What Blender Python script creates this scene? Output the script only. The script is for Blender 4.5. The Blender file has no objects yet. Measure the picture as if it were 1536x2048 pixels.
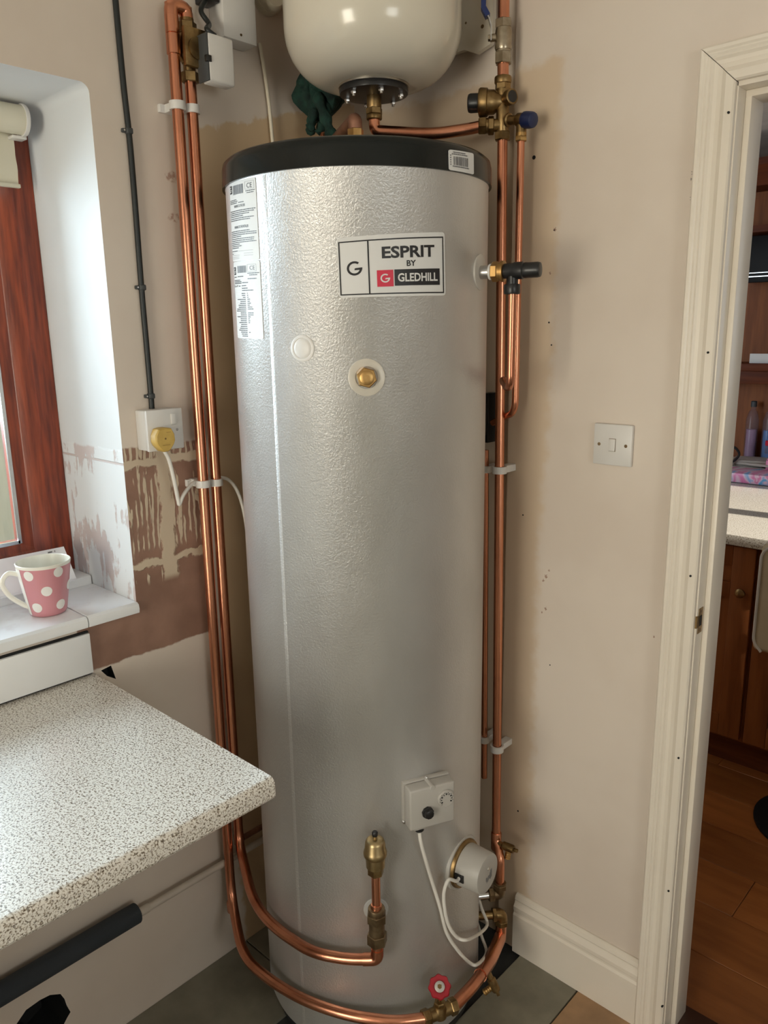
import bpy, bmesh, math, random
from mathutils import Vector, Matrix
from mathutils.geometry import tessellate_polygon
random.seed(7)
S = bpy.context.scene
COL = S.collection
PI = math.pi
# ------------------------------------------------------------------ camera
F = 1555.0
CAM = Vector((1.5176, -1.509, 1.6))
YAW, PITCH, ROLL = .755, .227, -.01625
fw = Vector((-math.sin(YAW)*math.cos(PITCH), math.cos(YAW)*math.cos(PITCH), -math.sin(PITCH)))
rt = fw.cross(Vector((0, 0, 1))).normalized(); up = rt.cross(fw)
rt, up = rt*math.cos(ROLL)+up*math.sin(ROLL), up*math.cos(ROLL)-rt*math.sin(ROLL)
cd = bpy.data.cameras.new('camera'); cam = bpy.data.objects.new('camera', cd); COL.objects.link(cam)
cd.sensor_fit = 'VERTICAL'; cd.sensor_height = 24.0; cd.lens = 24.0*F/2048.0; cd.clip_start = .05
cam.matrix_world = Matrix(((rt.x, up.x, -fw.x, CAM.x), (rt.y, up.y, -fw.y, CAM.y), (rt.z, up.z, -fw.z, CAM.z), (0, 0, 0, 1)))
S.camera = cam
# ------------------------------------------------------------------ light
vs = S.view_settings
vs.view_transform = 'Standard'; vs.look = 'None'; vs.gamma = 1.0; vs.use_curve_mapping = False
vs.exposure = 0.2
W = bpy.data.worlds.new('sky'); S.world = W; W.use_nodes = True
W.node_tree.nodes['Background'].inputs[0].default_value = (.78, .88, 1.0, 1)
W.node_tree.nodes['Background'].inputs[1].default_value = 2.2
def aim(o, d): o.rotation_euler = Vector(d).to_track_quat('-Z', 'Y').to_euler()
def area(name, loc, d, sx, sy, power, col):
    l = bpy.data.lights.new(name, 'AREA'); l.shape = 'RECTANGLE'; l.size = sx; l.size_y = sy; l.energy = power; l.color = col
    o = bpy.data.objects.new(name, l); COL.objects.link(o); o.location = loc; aim(o, d); return o
sl = bpy.data.lights.new('sun', 'SUN'); sl.energy = 4.5; sl.angle = .01; sl.color = (1, .92, .8)
so = bpy.data.objects.new('sun', sl); COL.objects.link(so); so.location = (6, -1, 6); aim(so, (-.785, -.05, -.615))
area('window_daylight', (-.80, -1.45, 1.85), (1, .18, -.55), 1.3, 1.2, 68, (.72, .87, 1.0))
area('garden_door_daylight', (1.12, -3.80, 1.36), (0, 1, .35), 1.0, 1.4, 56, (1.0, .88, .72))
area('side_window_daylight', (3.80, -1.65, 1.60), (-1, 0, .05), .95, 1.0, 16, (1.0, .94, .86))

# ------------------------------------------------------------------ pixel -> place (a thing's distance comes from what it touches)
TC = Vector((.348, -.328)); TR = .26
def ray(px, py):
    return rt*((px-768)/F)+up*((1024-py)/F)+fw
def LW(px, py, o=0.0): d = ray(px, py); return CAM+d*((o-CAM.x)/d.x)
def DW(px, py, o=0.0): d = ray(px, py); return CAM+d*((-o-CAM.y)/d.y)
def FL(px, py, z=0.0): d = ray(px, py); return CAM+d*((z-CAM.z)/d.z)
def TK(px, py, o=0.0):
    d = ray(px, py); qx, qy = CAM.x-TC.x, CAM.y-TC.y
    a = d.x*d.x+d.y*d.y; b = qx*d.x+qy*d.y; c = qx*qx+qy*qy-(TR+o)**2; D = b*b-a*c
    return CAM+d*((-b-math.sqrt(max(D, 0)))/a)
def ZAT(x, y, py):      # the height at which the upright through (x, y) crosses picture row py
    lo, hi = -1.0, 4.0
    for _ in range(50):
        m = (lo+hi)/2; v = Vector((x, y, m))-CAM
        if 1024-F*v.dot(up)/v.dot(fw) > py: lo = m
        else: hi = m
    return lo
V = Vector
Z = V((0, 0, 1)); X = V((1, 0, 0)); Y = V((0, 1, 0))
# ------------------------------------------------------------------ materials
MATS = {}
def nodes(name):
    m = bpy.data.materials.new(name); m.use_nodes = True; nt = m.node_tree
    return m, nt, nt.nodes['Principled BSDF']
class NT:
    def __init__(s, nt): s.nt = nt
    def n(s, t, **k):
        o = s.nt.nodes.new(t)
        for a, b in k.items(): setattr(o, a, b)
        return o
    def l(s, a, b): s.nt.links.new(a, b)
    def val(s, sock, v):
        if hasattr(v, 'is_linked') or hasattr(v, 'links'): s.l(v, sock)
        else: sock.default_value = v
    def math(s, op, a, b=None, c=None, clamp=False):
        o = s.n('ShaderNodeMath', operation=op); o.use_clamp = clamp
        s.val(o.inputs[0], a)
        if b is not None: s.val(o.inputs[1], b)
        if c is not None: s.val(o.inputs[2], c)
        return o.outputs[0]
    def noise(s, vec, scale, detail=3, rough=.55, dist=0):
        o = s.n('ShaderNodeTexNoise'); s.l(vec, o.inputs['Vector']); o.inputs['Scale'].default_value = scale
        o.inputs['Detail'].default_value = detail; o.inputs['Roughness'].default_value = rough; o.inputs['Distortion'].default_value = dist
        return o.outputs['Fac']
    def ramp(s, fac, stops):
        o = s.n('ShaderNodeValToRGB'); s.l(fac, o.inputs[0]); e = o.color_ramp.elements
        while len(e) < len(stops): e.new(.5)
        for i, (p, c) in enumerate(stops):
            e[i].position = p; e[i].color = (*c, 1) if len(c) == 3 else c
        return o.outputs[0]
    def mix(s, fac, a, b):
        o = s.n('ShaderNodeMix', data_type='RGBA'); s.val(o.inputs[0], fac)
        s.val(o.inputs[6], (*a, 1) if isinstance(a, tuple) else a); s.val(o.inputs[7], (*b, 1) if isinstance(b, tuple) else b)
        return o.outputs[2]
    def step(s, x, a, b):   # smooth 0..1
        o = s.n('ShaderNodeMapRange', interpolation_type='SMOOTHSTEP'); s.val(o.inputs[0], x)
        o.inputs[1].default_value = a; o.inputs[2].default_value = b; return o.outputs[0]
    def bump(s, h, strength, dist, bsdf):
        o = s.n('ShaderNodeBump'); s.l(h, o.inputs['Height']); o.inputs['Strength'].default_value = strength
        o.inputs['Distance'].default_value = dist; s.l(o.outputs[0], bsdf.inputs['Normal']); return o
    def obj(s, scale=(1, 1, 1)):
        t = s.n('ShaderNodeTexCoord'); mp = s.n('ShaderNodeMapping'); mp.inputs['Scale'].default_value = scale
        s.l(t.outputs['Object'], mp.inputs[0]); return mp.outputs[0]
    def pos(s):
        g = s.n('ShaderNodeNewGeometry'); return g.outputs['Position']
    def xyz(s, v):
        o = s.n('ShaderNodeSeparateXYZ'); s.l(v, o.inputs[0]); return o.outputs
    def scaled(s, v, scale):
        mp = s.n('ShaderNodeMapping'); mp.inputs['Scale'].default_value = scale; s.l(v, mp.inputs[0]); return mp.outputs[0]
def pm(name, c1, rough=.5, metal=0.0, c2=None, vs_=8.0, vstretch=(1, 1, 1), bump=None, lo=.35, hi=.65, spec=.5, coat=0.0, rnd=0.0, detail=3):
    if name in MATS: return MATS[name]
    m, nt, b = nodes(name); N = NT(nt)
    b.inputs['Roughness'].default_value = rough; b.inputs['Metallic'].default_value = metal
    b.inputs['Specular IOR Level'].default_value = spec; b.inputs['Coat Weight'].default_value = coat
    c2 = c2 or tuple(x*.88 for x in c1)
    v = N.obj(vstretch); f = N.noise(v, vs_, detail); col = N.ramp(f, [(lo, c1), (hi, c2)])
    if rnd:
        oi = N.n('ShaderNodeObjectInfo'); hs = N.n('ShaderNodeHueSaturation')
        N.l(N.math('MULTIPLY_ADD', oi.outputs['Random'], rnd, 1-rnd/2), hs.inputs['Value']); N.l(col, hs.inputs['Color']); col = hs.outputs[0]
    N.l(col, b.inputs['Base Color'])
    if bump: N.bump(N.noise(N.obj(vstretch), bump[0], 4), bump[1], bump[2], b)
    MATS[name] = m; return m

copper = pm('copper', (.74, .33, .20), .27, 1.0, (.36, .12, .065), 7, (1, 1, .3), (60, .12, .002), .40, .78, detail=6)
copper_dull = pm('dull_copper', (.42, .22, .15), .45, .8, (.25, .12, .08), 25, bump=(60, .15, .002))
brass = pm('brass', (.34, .23, .105), .40, 1.0, (.19, .12, .05), 40, bump=(120, .12, .001))
brass_bright = pm('bright_brass', (.52, .33, .13), .42, 1.0, (.38, .22, .08), 30, bump=(90, .2, .001))
bronze = pm('dark_bronze', (.26, .19, .11), .42, .9, (.15, .10, .055), 35, bump=(120, .15, .001))
nickel = pm('nickel_brass', (.50, .43, .33), .33, 1.0, (.34, .28, .2), 40, bump=(120, .12, .001))
steel = pm('steel', (.62, .61, .6), .25, 1.0)
plwhite = pm('white_plastic', (.70, .68, .65), .38, c2=(.67, .65, .62))
plgrey = pm('pale_grey_plastic', (.46, .435, .40), .42, c2=(.43, .41, .375))
plcream = pm('cream_plastic', (.74, .67, .53), .42)
plblack = pm('black_plastic', (.012, .012, .013), .35)
plnavy = pm('navy_plastic', (.010, .018, .075), .4)
blue_grip = pm('blue_grip', (.006, .02, .11), .42)
red_paint = pm('red_wheel', (.36, .006, .018), .42)
grey_plate = pm('grey_plastic', (.055, .060, .062), .5)
flexm = pm('white_flex', (.80, .77, .71), .4)
blackcable = pm('black_sheath', (.010, .014, .014), .45)
foam = pm('foam_lagging', (.035, .042, .05), .85, bump=(400, .2, .001))
vesselm = pm('vessel_enamel', (.68, .635, .53), .2, c2=(.655, .61, .51), vs_=3, coat=.3)
vbracket = pm('bracket_enamel', (.72, .67, .57), .35)
lidm = pm('lid_plastic', (.006, .007, .007), .2, c2=(.008, .010, .009), vs_=3, bump=(14, .05, .002), spec=.3)
basem = pm('base_rubber', (.012, .013, .015), .6)
green = pm('green_lagging', (.006, .016, .014), .95, c2=(.014, .055, .04), vs_=28, bump=(60, .8, .006))
yellow = pm('yellowed_plastic', (.60, .40, .10), .45, c2=(.52, .34, .08), vs_=40)
paper = pm('label_paper', (.70, .70, .69), .6, c2=(.68, .68, .67))
ink = pm('ink', (.012, .012, .014), .45)
inkgrey = pm('grey_ink', (.16, .16, .17), .5)
redink = pm('red_ink', (.62, .015, .05), .45)
paintwhite = pm('gloss_paint', (.78, .71, .61), .32, c2=(.74, .67, .57), vs_=5, bump=(9, .05, .004))
greypaint = pm('painted_pipe', (.60, .53, .45), .5)
mahog = pm('mahogany', (.27, .050, .017), .34, c2=(.12, .020, .009), vs_=14, vstretch=(6, 6, .5), bump=(40, .12, .002))
pine = pm('pine', (.29, .095, .026), .5, c2=(.20, .060, .016), vs_=7, vstretch=(5, 5, .5), spec=.2)
pinedark = pm('stained_pine', (.15, .038, .012), .55, c2=(.09, .022, .008), vs_=7, vstretch=(.5, 5, 5), spec=.2)
ceram = pm('ceramic_tile', (.82, .83, .84), .18, c2=(.79, .80, .80), vs_=6)
sillm = pm('dusty_tile', (.85, .86, .88), .3, c2=(.66, .62, .62), vs_=16, lo=.55, hi=.82, detail=6)
ceilm = pm('ceiling_paint', (.82, .79, .74), .8)
void_shade = pm('dark_void', (.010, .010, .010), .9)  # near-black colour painted in for the shade inside holes and gaps
screedm = pm('bitumen', (.020, .021, .022), .8, c2=(.045, .045, .042), vs_=14, bump=(30, .3, .004))
blindm = pm('blind_fabric', (.66, .62, .49), .75, c2=(.62, .58, .46))
fencem = pm('fence_boards', (.62, .63, .50), .8, c2=(.50, .52, .42), vs_=6, vstretch=(4, 4, .4), rnd=.2)
pinkm = pm('pink_glaze', (.60, .26, .29), .22, c2=(.58, .25, .28))
mugcream = pm('cream_glaze', (.86, .83, .74), .2)
dotm = pm('white_glaze', (.86, .84, .80), .25)
leather = pm('cream_leather', (.66, .57, .40), .45, c2=(.60, .51, .35))
piping = pm('white_piping', (.80, .78, .73), .4)
tilef = pm('slate_tile', (.27, .25, .19), .42, c2=(.17, .155, .115), vs_=7, bump=(16, .12, .004), rnd=.25, detail=6)
tiletan = pm('tan_slate_tile', (.42, .25, .13), .42, c2=(.27, .16, .085), vs_=9, bump=(16, .12, .004), detail=6)
plankm = pm('plank_floor', (.35, .12, .030), .36, c2=(.25, .08, .018), vs_=4, vstretch=(1, 6, 1), rnd=.35)
thrm = pm('threshold_wood', (.055, .022, .012), .4, c2=(.04, .016, .009), vs_=8)
dusty_papers = pm('papers', (.52, .46, .40), .7, rnd=.4)
screen_black = pm('screen_black', (.008, .008, .009), .5, spec=.2)

def wall_mat(name, kind):
    m, nt, b = nodes(name); N = NT(nt); P = N.pos(); x, y, z = N.xyz(P)
    b.inputs['Roughness'].default_value = .62
    base = N.mix(N.step(N.noise(P, 2.2, 4), .35, .65), (.71, .625, .54), (.655, .565, .48))
    edge = N.math('MULTIPLY_ADD', N.noise(P, 26, 3), .05, -.025)
    if kind == 'left':
        # old tan paint behind where a cupboard stood
        t1 = N.step(N.math('ADD', y, edge), -.478, -.462); t2 = N.step(N.math('ADD', N.math('ADD', z, edge), N.math('MULTIPLY', y, -.28)), 2.165, 2.155)
        base = N.mix(N.math('MULTIPLY', N.math('MULTIPLY', t1, t2), .75), base, (.57, .39, .20))
        pm_ = N.step(N.math('ADD', y, N.math('MULTIPLY', edge, .5)), -.500, -.504)
        pz = N.math('MULTIPLY', N.step(N.math('ADD', z, N.math('MULTIPLY', edge, .3)), .903, .908), N.step(N.math('ADD', z, N.math('MULTIPLY', edge, .3)), 1.372, 1.366))
        py = N.step(y, -.84, -.836)
        mask = N.math('MULTIPLY', N.math('MULTIPLY', pm_, pz), py)
        brown = N.mix(N.step(N.noise(P, 9, 5), .3, .7), (.33, .19, .135), (.235, .13, .09))
        # adhesive smears: combed runs, mostly up the wall
        v2 = N.scaled(P, (1, 62, 7)); comb = N.noise(v2, 1.0, 2, .5, .6)
        blob = N.noise(P, 11, 4, .6)
        upz = N.step(z, 1.10, 1.30); wob0 = N.math('MULTIPLY_ADD', N.noise(N.scaled(P, (1, 3, 1)), 14, 3), .05, -.025)
        sm = N.math('ADD', N.math('MULTIPLY', comb, .62), N.math('MULTIPLY', blob, .38))
        sm = N.math('ADD', sm, N.math('MULTIPLY_ADD', upz, .035, -.06))
        a1 = N.math('MULTIPLY', N.step(sm, .535, .555), N.step(z, 1.055, 1.075))
        wv = N.math('SINE', N.math('ADD', N.math('MULTIPLY', y, 470.0), N.math('MULTIPLY', N.noise(N.scaled(P, (1, 6, 3)), 3.0, 3), 14.0)))
        reg = N.step(N.noise(N.scaled(P, (1, 1.4, .8)), 12, 3), .41, .47)
        runs = N.math('MULTIPLY', N.math('MULTIPLY', N.step(N.math('ADD', wv, N.math('MULTIPLY_ADD', blob, 1.2, -.6)), .25, .45), reg), N.step(N.math('ADD', z, N.math('MULTIPLY', wob0, 3.0)), 1.13, 1.15))
        a1 = N.math('MAXIMUM', a1, runs)
        wob = N.math('MULTIPLY_ADD', N.noise(P, 22, 4), .045, -.0225)
        dl = N.math('ABSOLUTE', N.math('ADD', N.math('ADD', z, wob), -1.108)); line = N.step(dl, .011, .007)
        dl2 = N.math('ABSOLUTE', N.math('ADD', N.math('ADD', z, N.math('MULTIPLY', wob, .6)), -1.333)); line2 = N.step(dl2, .011, .007)
        dv = N.math('ABSOLUTE', N.math('ADD', N.math('ADD', y, wob), .605)); vl = N.math('MULTIPLY', N.step(dv, .020, .013), N.step(z, 1.055, 1.075))
        ad = N.math('MAXIMUM', N.math('MAXIMUM', a1, line), N.math('MAXIMUM', line2, vl))
        pc = N.mix(ad, brown, (.60, .49, .36))
        col = N.mix(mask, base, pc)
        # rust marks of removed clips
        for qq in (LW(344, 353), LW(347, 433)):
            du = N.math('MULTIPLY', N.math('ADD', y, -qq.y), .55); dw = N.math('ADD', z, -qq.z)
            rr0 = N.math('SQRT', N.math('ADD', N.math('MULTIPLY', du, du), N.math('MULTIPLY', dw, dw)))
            mk_ = N.math('MULTIPLY', N.step(N.math('ADD', rr0, N.math('MULTIPLY', edge, .5)), .012, .006), N.step(N.noise(P, 90, 4), .40, .60))
            col = N.mix(N.math('MULTIPLY', mk_, .75), col, (.33, .17, .11))
        N.bump(N.math('ADD', N.math('MULTIPLY', N.math('MULTIPLY', ad, mask), .5), N.math('MULTIPLY', N.noise(P, 9, 4), .22)), .8, .004, b)
    elif kind == 'reveal':
        base = N.mix(N.step(N.noise(P, 3, 4), .35, .65), (.70, .715, .72), (.66, .675, .68))
        mask = N.math('MULTIPLY', N.step(N.math('ADD', z, N.math('MULTIPLY', edge, .3)), 1.366, 1.360), N.step(y, -.76, -.75))
        v2 = N.scaled(P, (34, 1, 5)); comb = N.noise(v2, 1.0, 3, .5, .8); blob = N.noise(P, 12, 5)
        ad = N.step(N.math('ADD', N.math('MULTIPLY', comb, .5), N.math('MULTIPLY', blob, .5)), .46, .50)
        dl = N.math('ABSOLUTE', N.math('ADD', z, -1.335)); ad = N.math('MULTIPLY', ad, N.step(dl, .0015, .003))
        pc = N.mix(ad, (.56, .48, .46), (.70, .715, .72)); col = N.mix(mask, base, pc)  # wall-patch plaster again, its stronger daylight put into a paler brown
        N.bump(N.math('ADD', N.math('MULTIPLY', N.math('MULTIPLY', ad, mask), .5), N.math('MULTIPLY', N.noise(P, 9, 4), .22)), .7, .004, b)
    elif kind == 'right':
        t1 = N.step(N.math('ADD', N.math('ADD', x, edge), N.math('MULTIPLY', N.step(z, 1.1, 1.5), -.02)), .602, .572)
        t2 = N.step(N.math('ADD', z, edge), 2.14, 2.12)
        base = N.mix(N.math('MULTIPLY', N.math('MULTIPLY', t1, t2), .62), base, (.60, .44, .27))
        marks = N.math('MULTIPLY', N.step(N.noise(P, 13, 6, .7), .70, .76), .35)
        col = N.mix(marks, base, (.52, .36, .29))
        N.bump(N.noise(P, 7, 5), .25, .006, b)
    else:
        col = base
        N.bump(N.noise(P, 9, 4), .2, .004, b)
    N.l(col, b.inputs['Base Color'])
    return m
wm_left = wall_mat('plaster_left', 'left'); wm_rev = wall_mat('plaster_reveal', 'reveal'); wm_right = wall_mat('plaster_right', 'right'); wm_plain = wall_mat('plaster_plain', 'plain')

def speckle(name, pale, mid, dark, sc=1.0):
    m, nt, b = nodes(name); N = NT(nt); P = N.pos()
    a = N.noise(P, 330*sc, 2, .5, .4); c = N.noise(P, 210*sc, 2, .6, .2)
    col = N.ramp(a, [(.30, dark), (.42, mid), (.50, pale), (.75, pale)])
    col = N.mix(N.math('MULTIPLY', N.step(c, .60, .66), .75), col, dark)
    N.l(col, b.inputs['Base Color']); b.inputs['Roughness'].default_value = .24; b.inputs['Specular IOR Level'].default_value = .65
    N.bump(a, .2, .0006, b)
    return m
worktopm = speckle('speckled_laminate', (.80, .765, .70), (.42, .365, .29), (.085, .06, .04))
worktop2m = speckle('pale_speckled_laminate', (.70, .67, .60), (.45, .40, .32), (.20, .16, .12))

def tank_mat():
    m, nt, b = nodes('silver_jacket'); N = NT(nt)
    v = N.obj(); vs2 = N.obj((1, 1, .35))
    fine = N.noise(v, 260, 3, .6); mid = N.noise(vs2, 26, 4); big = N.noise(N.obj((1, 1, .5)), 5, 3)
    col = N.mix(N.step(big, .3, .7), (.67, .665, .655), (.585, .58, .565))
    N.l(col, b.inputs['Base Color']); b.inputs['Metallic'].default_value = .70
    N.l(N.math('MULTIPLY_ADD', mid, .18, .29), b.inputs['Roughness'])
    crk = N.math('MULTIPLY', N.step(N.noise(N.obj((1, 1, .8)), 230, 4, .6, .6), .42, .62), N.step(N.noise(N.obj((1, 1, .3)), 6, 2), .42, .62))
    N.bump(N.math('ADD', N.math('ADD', N.math('MULTIPLY', fine, .55), N.math('MULTIPLY', mid, .28)), N.math('MULTIPLY', crk, .12)), .42, .0035, b)
    return m
silver = tank_mat()
def glass_mat():
    m, nt, b = nodes('window_glass'); N = NT(nt)
    for n_ in list(nt.nodes):
        if n_.type == 'BSDF_PRINCIPLED': nt.nodes.remove(n_)
    out = [n_ for n_ in nt.nodes if n_.type == 'OUTPUT_MATERIAL'][0]
    t = N.n('ShaderNodeBsdfTransparent'); t.inputs[0].default_value = (.94, .96, .95, 1); g = N.n('ShaderNodeBsdfGlossy'); g.inputs['Roughness'].default_value = .02
    fr = N.n('ShaderNodeFresnel'); fr.inputs[0].default_value = 1.4; mx = N.n('ShaderNodeMixShader')
    N.l(fr.outputs[0], mx.inputs[0]); N.l(t.outputs[0], mx.inputs[1]); N.l(g.outputs[0], mx.inputs[2]); N.l(mx.outputs[0], out.inputs[0])
    return m
glassm = glass_mat()
def clear_plastic():
    m, nt, b = nodes('clear_plastic')
    b.inputs['Base Color'].default_value = (.22, .17, .20, 1); b.inputs['Roughness'].default_value = .15; b.inputs['Alpha'].default_value = .30
    return m
clearm = clear_plastic()

# ------------------------------------------------------------------ mesh building
class MB:
    def __init__(s): s.v = []; s.f = []; s.m = []
    def add(s, vs, fs, mi=0):
        k = len(s.v); s.v += [V(p) for p in vs]; s.f += [tuple(i+k for i in f) for f in fs]; s.m += [mi]*len(fs); return s
    def obox(s, c, ax, ay, az, bev=0.0, seg=2):
        c, ax, ay, az = V(c), V(ax), V(ay), V(az)
        if ax.cross(ay).dot(az) < 0: ax = -ax
        bm = bmesh.new(); bmesh.ops.create_cube(bm, size=2)
        M = Matrix(((ax.x, ay.x, az.x, c.x), (ax.y, ay.y, az.y, c.y), (ax.z, ay.z, az.z, c.z), (0, 0, 0, 1)))
        bmesh.ops.transform(bm, matrix=M, verts=bm.verts)
        if bev > 0: bmesh.ops.bevel(bm, geom=bm.edges[:], offset=bev, segments=seg, affect='EDGES', profile=.5)
        bm.verts.index_update()
        s.add([v.co.copy() for v in bm.verts], [[v.index for v in f.verts] for f in bm.faces]); bm.free(); return s
    def box(s, lo, hi, bev=0.0, seg=2):
        lo, hi = V(lo), V(hi); c = (lo+hi)/2; h = (hi-lo)/2
        return s.obox(c, (abs(h.x), 0, 0), (0, abs(h.y), 0), (0, 0, abs(h.z)), bev, seg)
    def lathe(s, p, axis, prof, seg=24, caps=True, ph=0.0, sx=1.0):
        p = V(p); a = V(axis).normalized(); t = a.orthogonal().normalized() if abs(a.z) < .999 else X.copy()
        if abs(a.z) < .999: t = (Z-a*a.z).normalized()
        u = a.cross(t); vs = []; fs = []; n = len(prof)
        for (h, r) in prof:
            for i in range(seg):
                an = ph+2*PI*i/seg; vs.append(p+a*h+(t*math.cos(an)+u*math.sin(an)*sx)*r)
        for j in range(n-1):
            for i in range(seg):
                k = (i+1) % seg; fs.append((j*seg+i, j*seg+k, (j+1)*seg+k, (j+1)*seg+i))
        if caps:
            if prof[0][1] > 1e-6: fs.append(tuple(range(seg-1, -1, -1)))
            if prof[-1][1] > 1e-6: fs.append(tuple((n-1)*seg+i for i in range(seg)))
        return s.add(vs, fs)
    def cyl(s, p0, p1, r, seg=20, bev=0.0):
        p0, p1 = V(p0), V(p1); L = (p1-p0).length
        pr = [(0, r), (L, r)] if not bev else [(0, r-bev), (bev*.3, r-bev*.3), (bev, r), (L-bev, r), (L-bev*.3, r-bev*.3), (L, r-bev)]
        return s.lathe(p0, p1-p0, pr, seg)
    def hexn(s, p0, p1, r, ph=0.0):
        p0, p1 = V(p0), V(p1); L = (p1-p0).length; b = min(.0015, L*.15)
        return s.lathe(p0, p1-p0, [(0, r*.90), (b, r), (L-b, r), (L, r*.90)], 6, True, ph)
    def tube(s, path, r, seg=14):
        path = [V(p) for p in path]; n = len(path); vs = []; fs = []; t0 = None; fr = None
        for i, p in enumerate(path):
            t = (path[min(i+1, n-1)]-path[max(i-1, 0)]).normalized()
            if fr is None: fr = t.orthogonal().normalized()
            else: fr = (fr-t*fr.dot(t)).normalized()
            b = t.cross(fr); rr = r[i] if isinstance(r, (list, tuple)) else r
            for k in range(seg):
                a = 2*PI*k/seg; vs.append(p+(fr*math.cos(a)+b*math.sin(a))*rr)
        for i in range(n-1):
            for k in range(seg):
                q = (k+1) % seg; fs.append((i*seg+k, i*seg+q, (i+1)*seg+q, (i+1)*seg+k))
        fs.append(tuple(range(seg-1, -1, -1))); fs.append(tuple((n-1)*seg+i for i in range(seg)))
        return s.add(vs, fs)
    def prism(s, poly, vec):
        poly = [V(p) for p in poly]; vec = V(vec); n = len(poly)
        fs = [tuple(range(n-1, -1, -1)), tuple(range(n, 2*n))]
        fs += [(i, (i+1) % n, n+(i+1) % n, n+i) for i in range(n)]
        return s.add(poly+[p+vec for p in poly], fs)
    def loft(s, polyA, polyB):
        n = len(polyA); fs = [tuple(range(n-1, -1, -1)), tuple(range(n, 2*n))]
        fs += [(i, (i+1) % n, n+(i+1) % n, n+i) for i in range(n)]
        return s.add(list(polyA)+list(polyB), fs)
    def ball(s, c, r, seg=14, sz=1.0):
        return s.lathe(V(c)-Z*r*sz, Z, [(r*sz*(1-math.cos(PI*i/8)), max(r*math.sin(PI*i/8), 1e-5)) for i in range(9)], seg, False)
def fil(pts, r=.03, n=7):
    pts = [V(p) for p in pts]; out = [pts[0]]
    for i in range(1, len(pts)-1):
        a, b, c = pts[i-1], pts[i], pts[i+1]; rr = r[i] if isinstance(r, dict) and i in r else (r if not isinstance(r, dict) else .03)
        d = min(rr, (a-b).length*.48, (c-b).length*.48)
        p, q = b+(a-b).normalized()*d, b+(c-b).normalized()*d
        for k in range(n+1):
            t = k/n; out.append(p*(1-t)**2+b*2*t*(1-t)+q*t*t)
    return out+[pts[-1]]
def spl(pts, n=8):          # smooth curve through the points
    pts = [V(p) for p in pts]; P = [pts[0]*2-pts[1]]+pts+[pts[-1]*2-pts[-2]]; out = []
    for i in range(1, len(P)-2):
        a, b, c, d = P[i-1:i+3]
        for k in range(n):
            t = k/n; out.append(.5*((2*b)+(c-a)*t+(2*a-5*b+4*c-d)*t*t+(3*b-a-3*c+d)*t**3))
    return out+[pts[-1]]
ORG = {}
def empty(name, loc, label, cat, group=None):
    o = bpy.data.objects.new(name, None); COL.objects.link(o); o.location = loc; o.empty_display_size = .05
    ORG[o] = V(loc); tag(o, label, cat, group); return o
def tag(o, label=None, cat=None, group=None, kind=None):
    if label: o['label'] = label
    if cat: o['category'] = cat
    if group: o['group'] = group
    if kind: o['kind'] = kind
    return o
def build(mb, name, mat, parent=None, smooth=38, label=None, kind=None, origin=None):
    if parent is not None: org = ORG[parent]
    elif origin is not None: org = V(origin)
    else:
        lo = [min(p[i] for p in mb.v) for i in range(3)]; hi = [max(p[i] for p in mb.v) for i in range(3)]
        org = V(((lo[0]+hi[0])/2, (lo[1]+hi[1])/2, lo[2]))
    me = bpy.data.meshes.new(name); me.from_pydata([tuple(p-org) for p in mb.v], [], mb.f)
    bm = bmesh.new(); bm.from_mesh(me); bmesh.ops.recalc_face_normals(bm, faces=bm.faces); bm.to_mesh(me); bm.free()
    for m_ in (mat if isinstance(mat, (list, tuple)) else [mat]): me.materials.append(m_)
    if any(mb.m):
        for p, mi in zip(me.polygons, mb.m): p.material_index = mi
    if smooth:
        me.polygons.foreach_set('use_smooth', [True]*len(me.polygons)); me.set_sharp_from_angle(angle=math.radians(smooth))
    o = bpy.data.objects.new(name, me); COL.objects.link(o)
    if parent is not None:
        o.parent = parent; o.location = (0, 0, 0)
    else: o.location = org
    ORG[o] = org
    if label: o['label'] = label
    if kind: o['kind'] = kind
    return o
def thing(mb, name, mat, label, cat, group=None, **k):
    return tag(build(mb, name, mat, **k), label, cat, group)
def struct(mb, name, mat, **k):
    return tag(build(mb, name, mat, **k), kind='structure')

# ------------------------------------------------------------------ room shell
def holed(outer, holes, mapf, depthv):
    """flat wall with openings: outer and holes are 2D loops, mapf(a,b,depth)->3D, holes = (loop, depth, through, material)"""
    mb = MB()
    def face(loops, d, flip):
        tri = tessellate_polygon([[V((a, b, 0)) for a, b in l] for l in loops]); fl = [p for l in loops for p in l]
        mb.add([mapf(a, b, d) for a, b in fl], [t if not flip else t[::-1] for t in tri])
    face([outer]+[h[0] for h in holes], 0, False)
    face([outer]+[h[0] for h in holes if h[2]], depthv, True)
    def side(l, d, mi):
        n = len(l); mb.add([mapf(a, b, 0) for a, b in l]+[mapf(a, b, d) for a, b in l], [(i, (i+1) % n, n+(i+1) % n, n+i) for i in range(n)], mi)
    side(outer, depthv, 0)
    for l, d, thr, mi in holes:
        side(l, d, mi)
        if not thr: mb.add([mapf(a, b, d) for a, b in l], [tuple(range(len(l)))], mi)
    return mb
CEIL = 2.45
WY0, WY1, WZ0, WZ1 = -1.95, -.699, 1.018, 2.072
rnd = random.Random(3)
duct = [LW(*q) for q in ((20, 2066), (33, 2048), (52, 2020), (80, 2000), (100, 1990), (121, 1988), (129, 1998), (133, 2010), (141, 2024), (134, 2036), (128, 2048), (130, 2075), (100, 2110), (50, 2100))]
gap = [LW(*q) for q in ((202, 1341), (222, 1331), (232, 1358), (214, 1352))]
outer = [(-3.6, -.2), (.3, -.2), (.3, CEIL), (-3.6, CEIL)]
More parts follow.
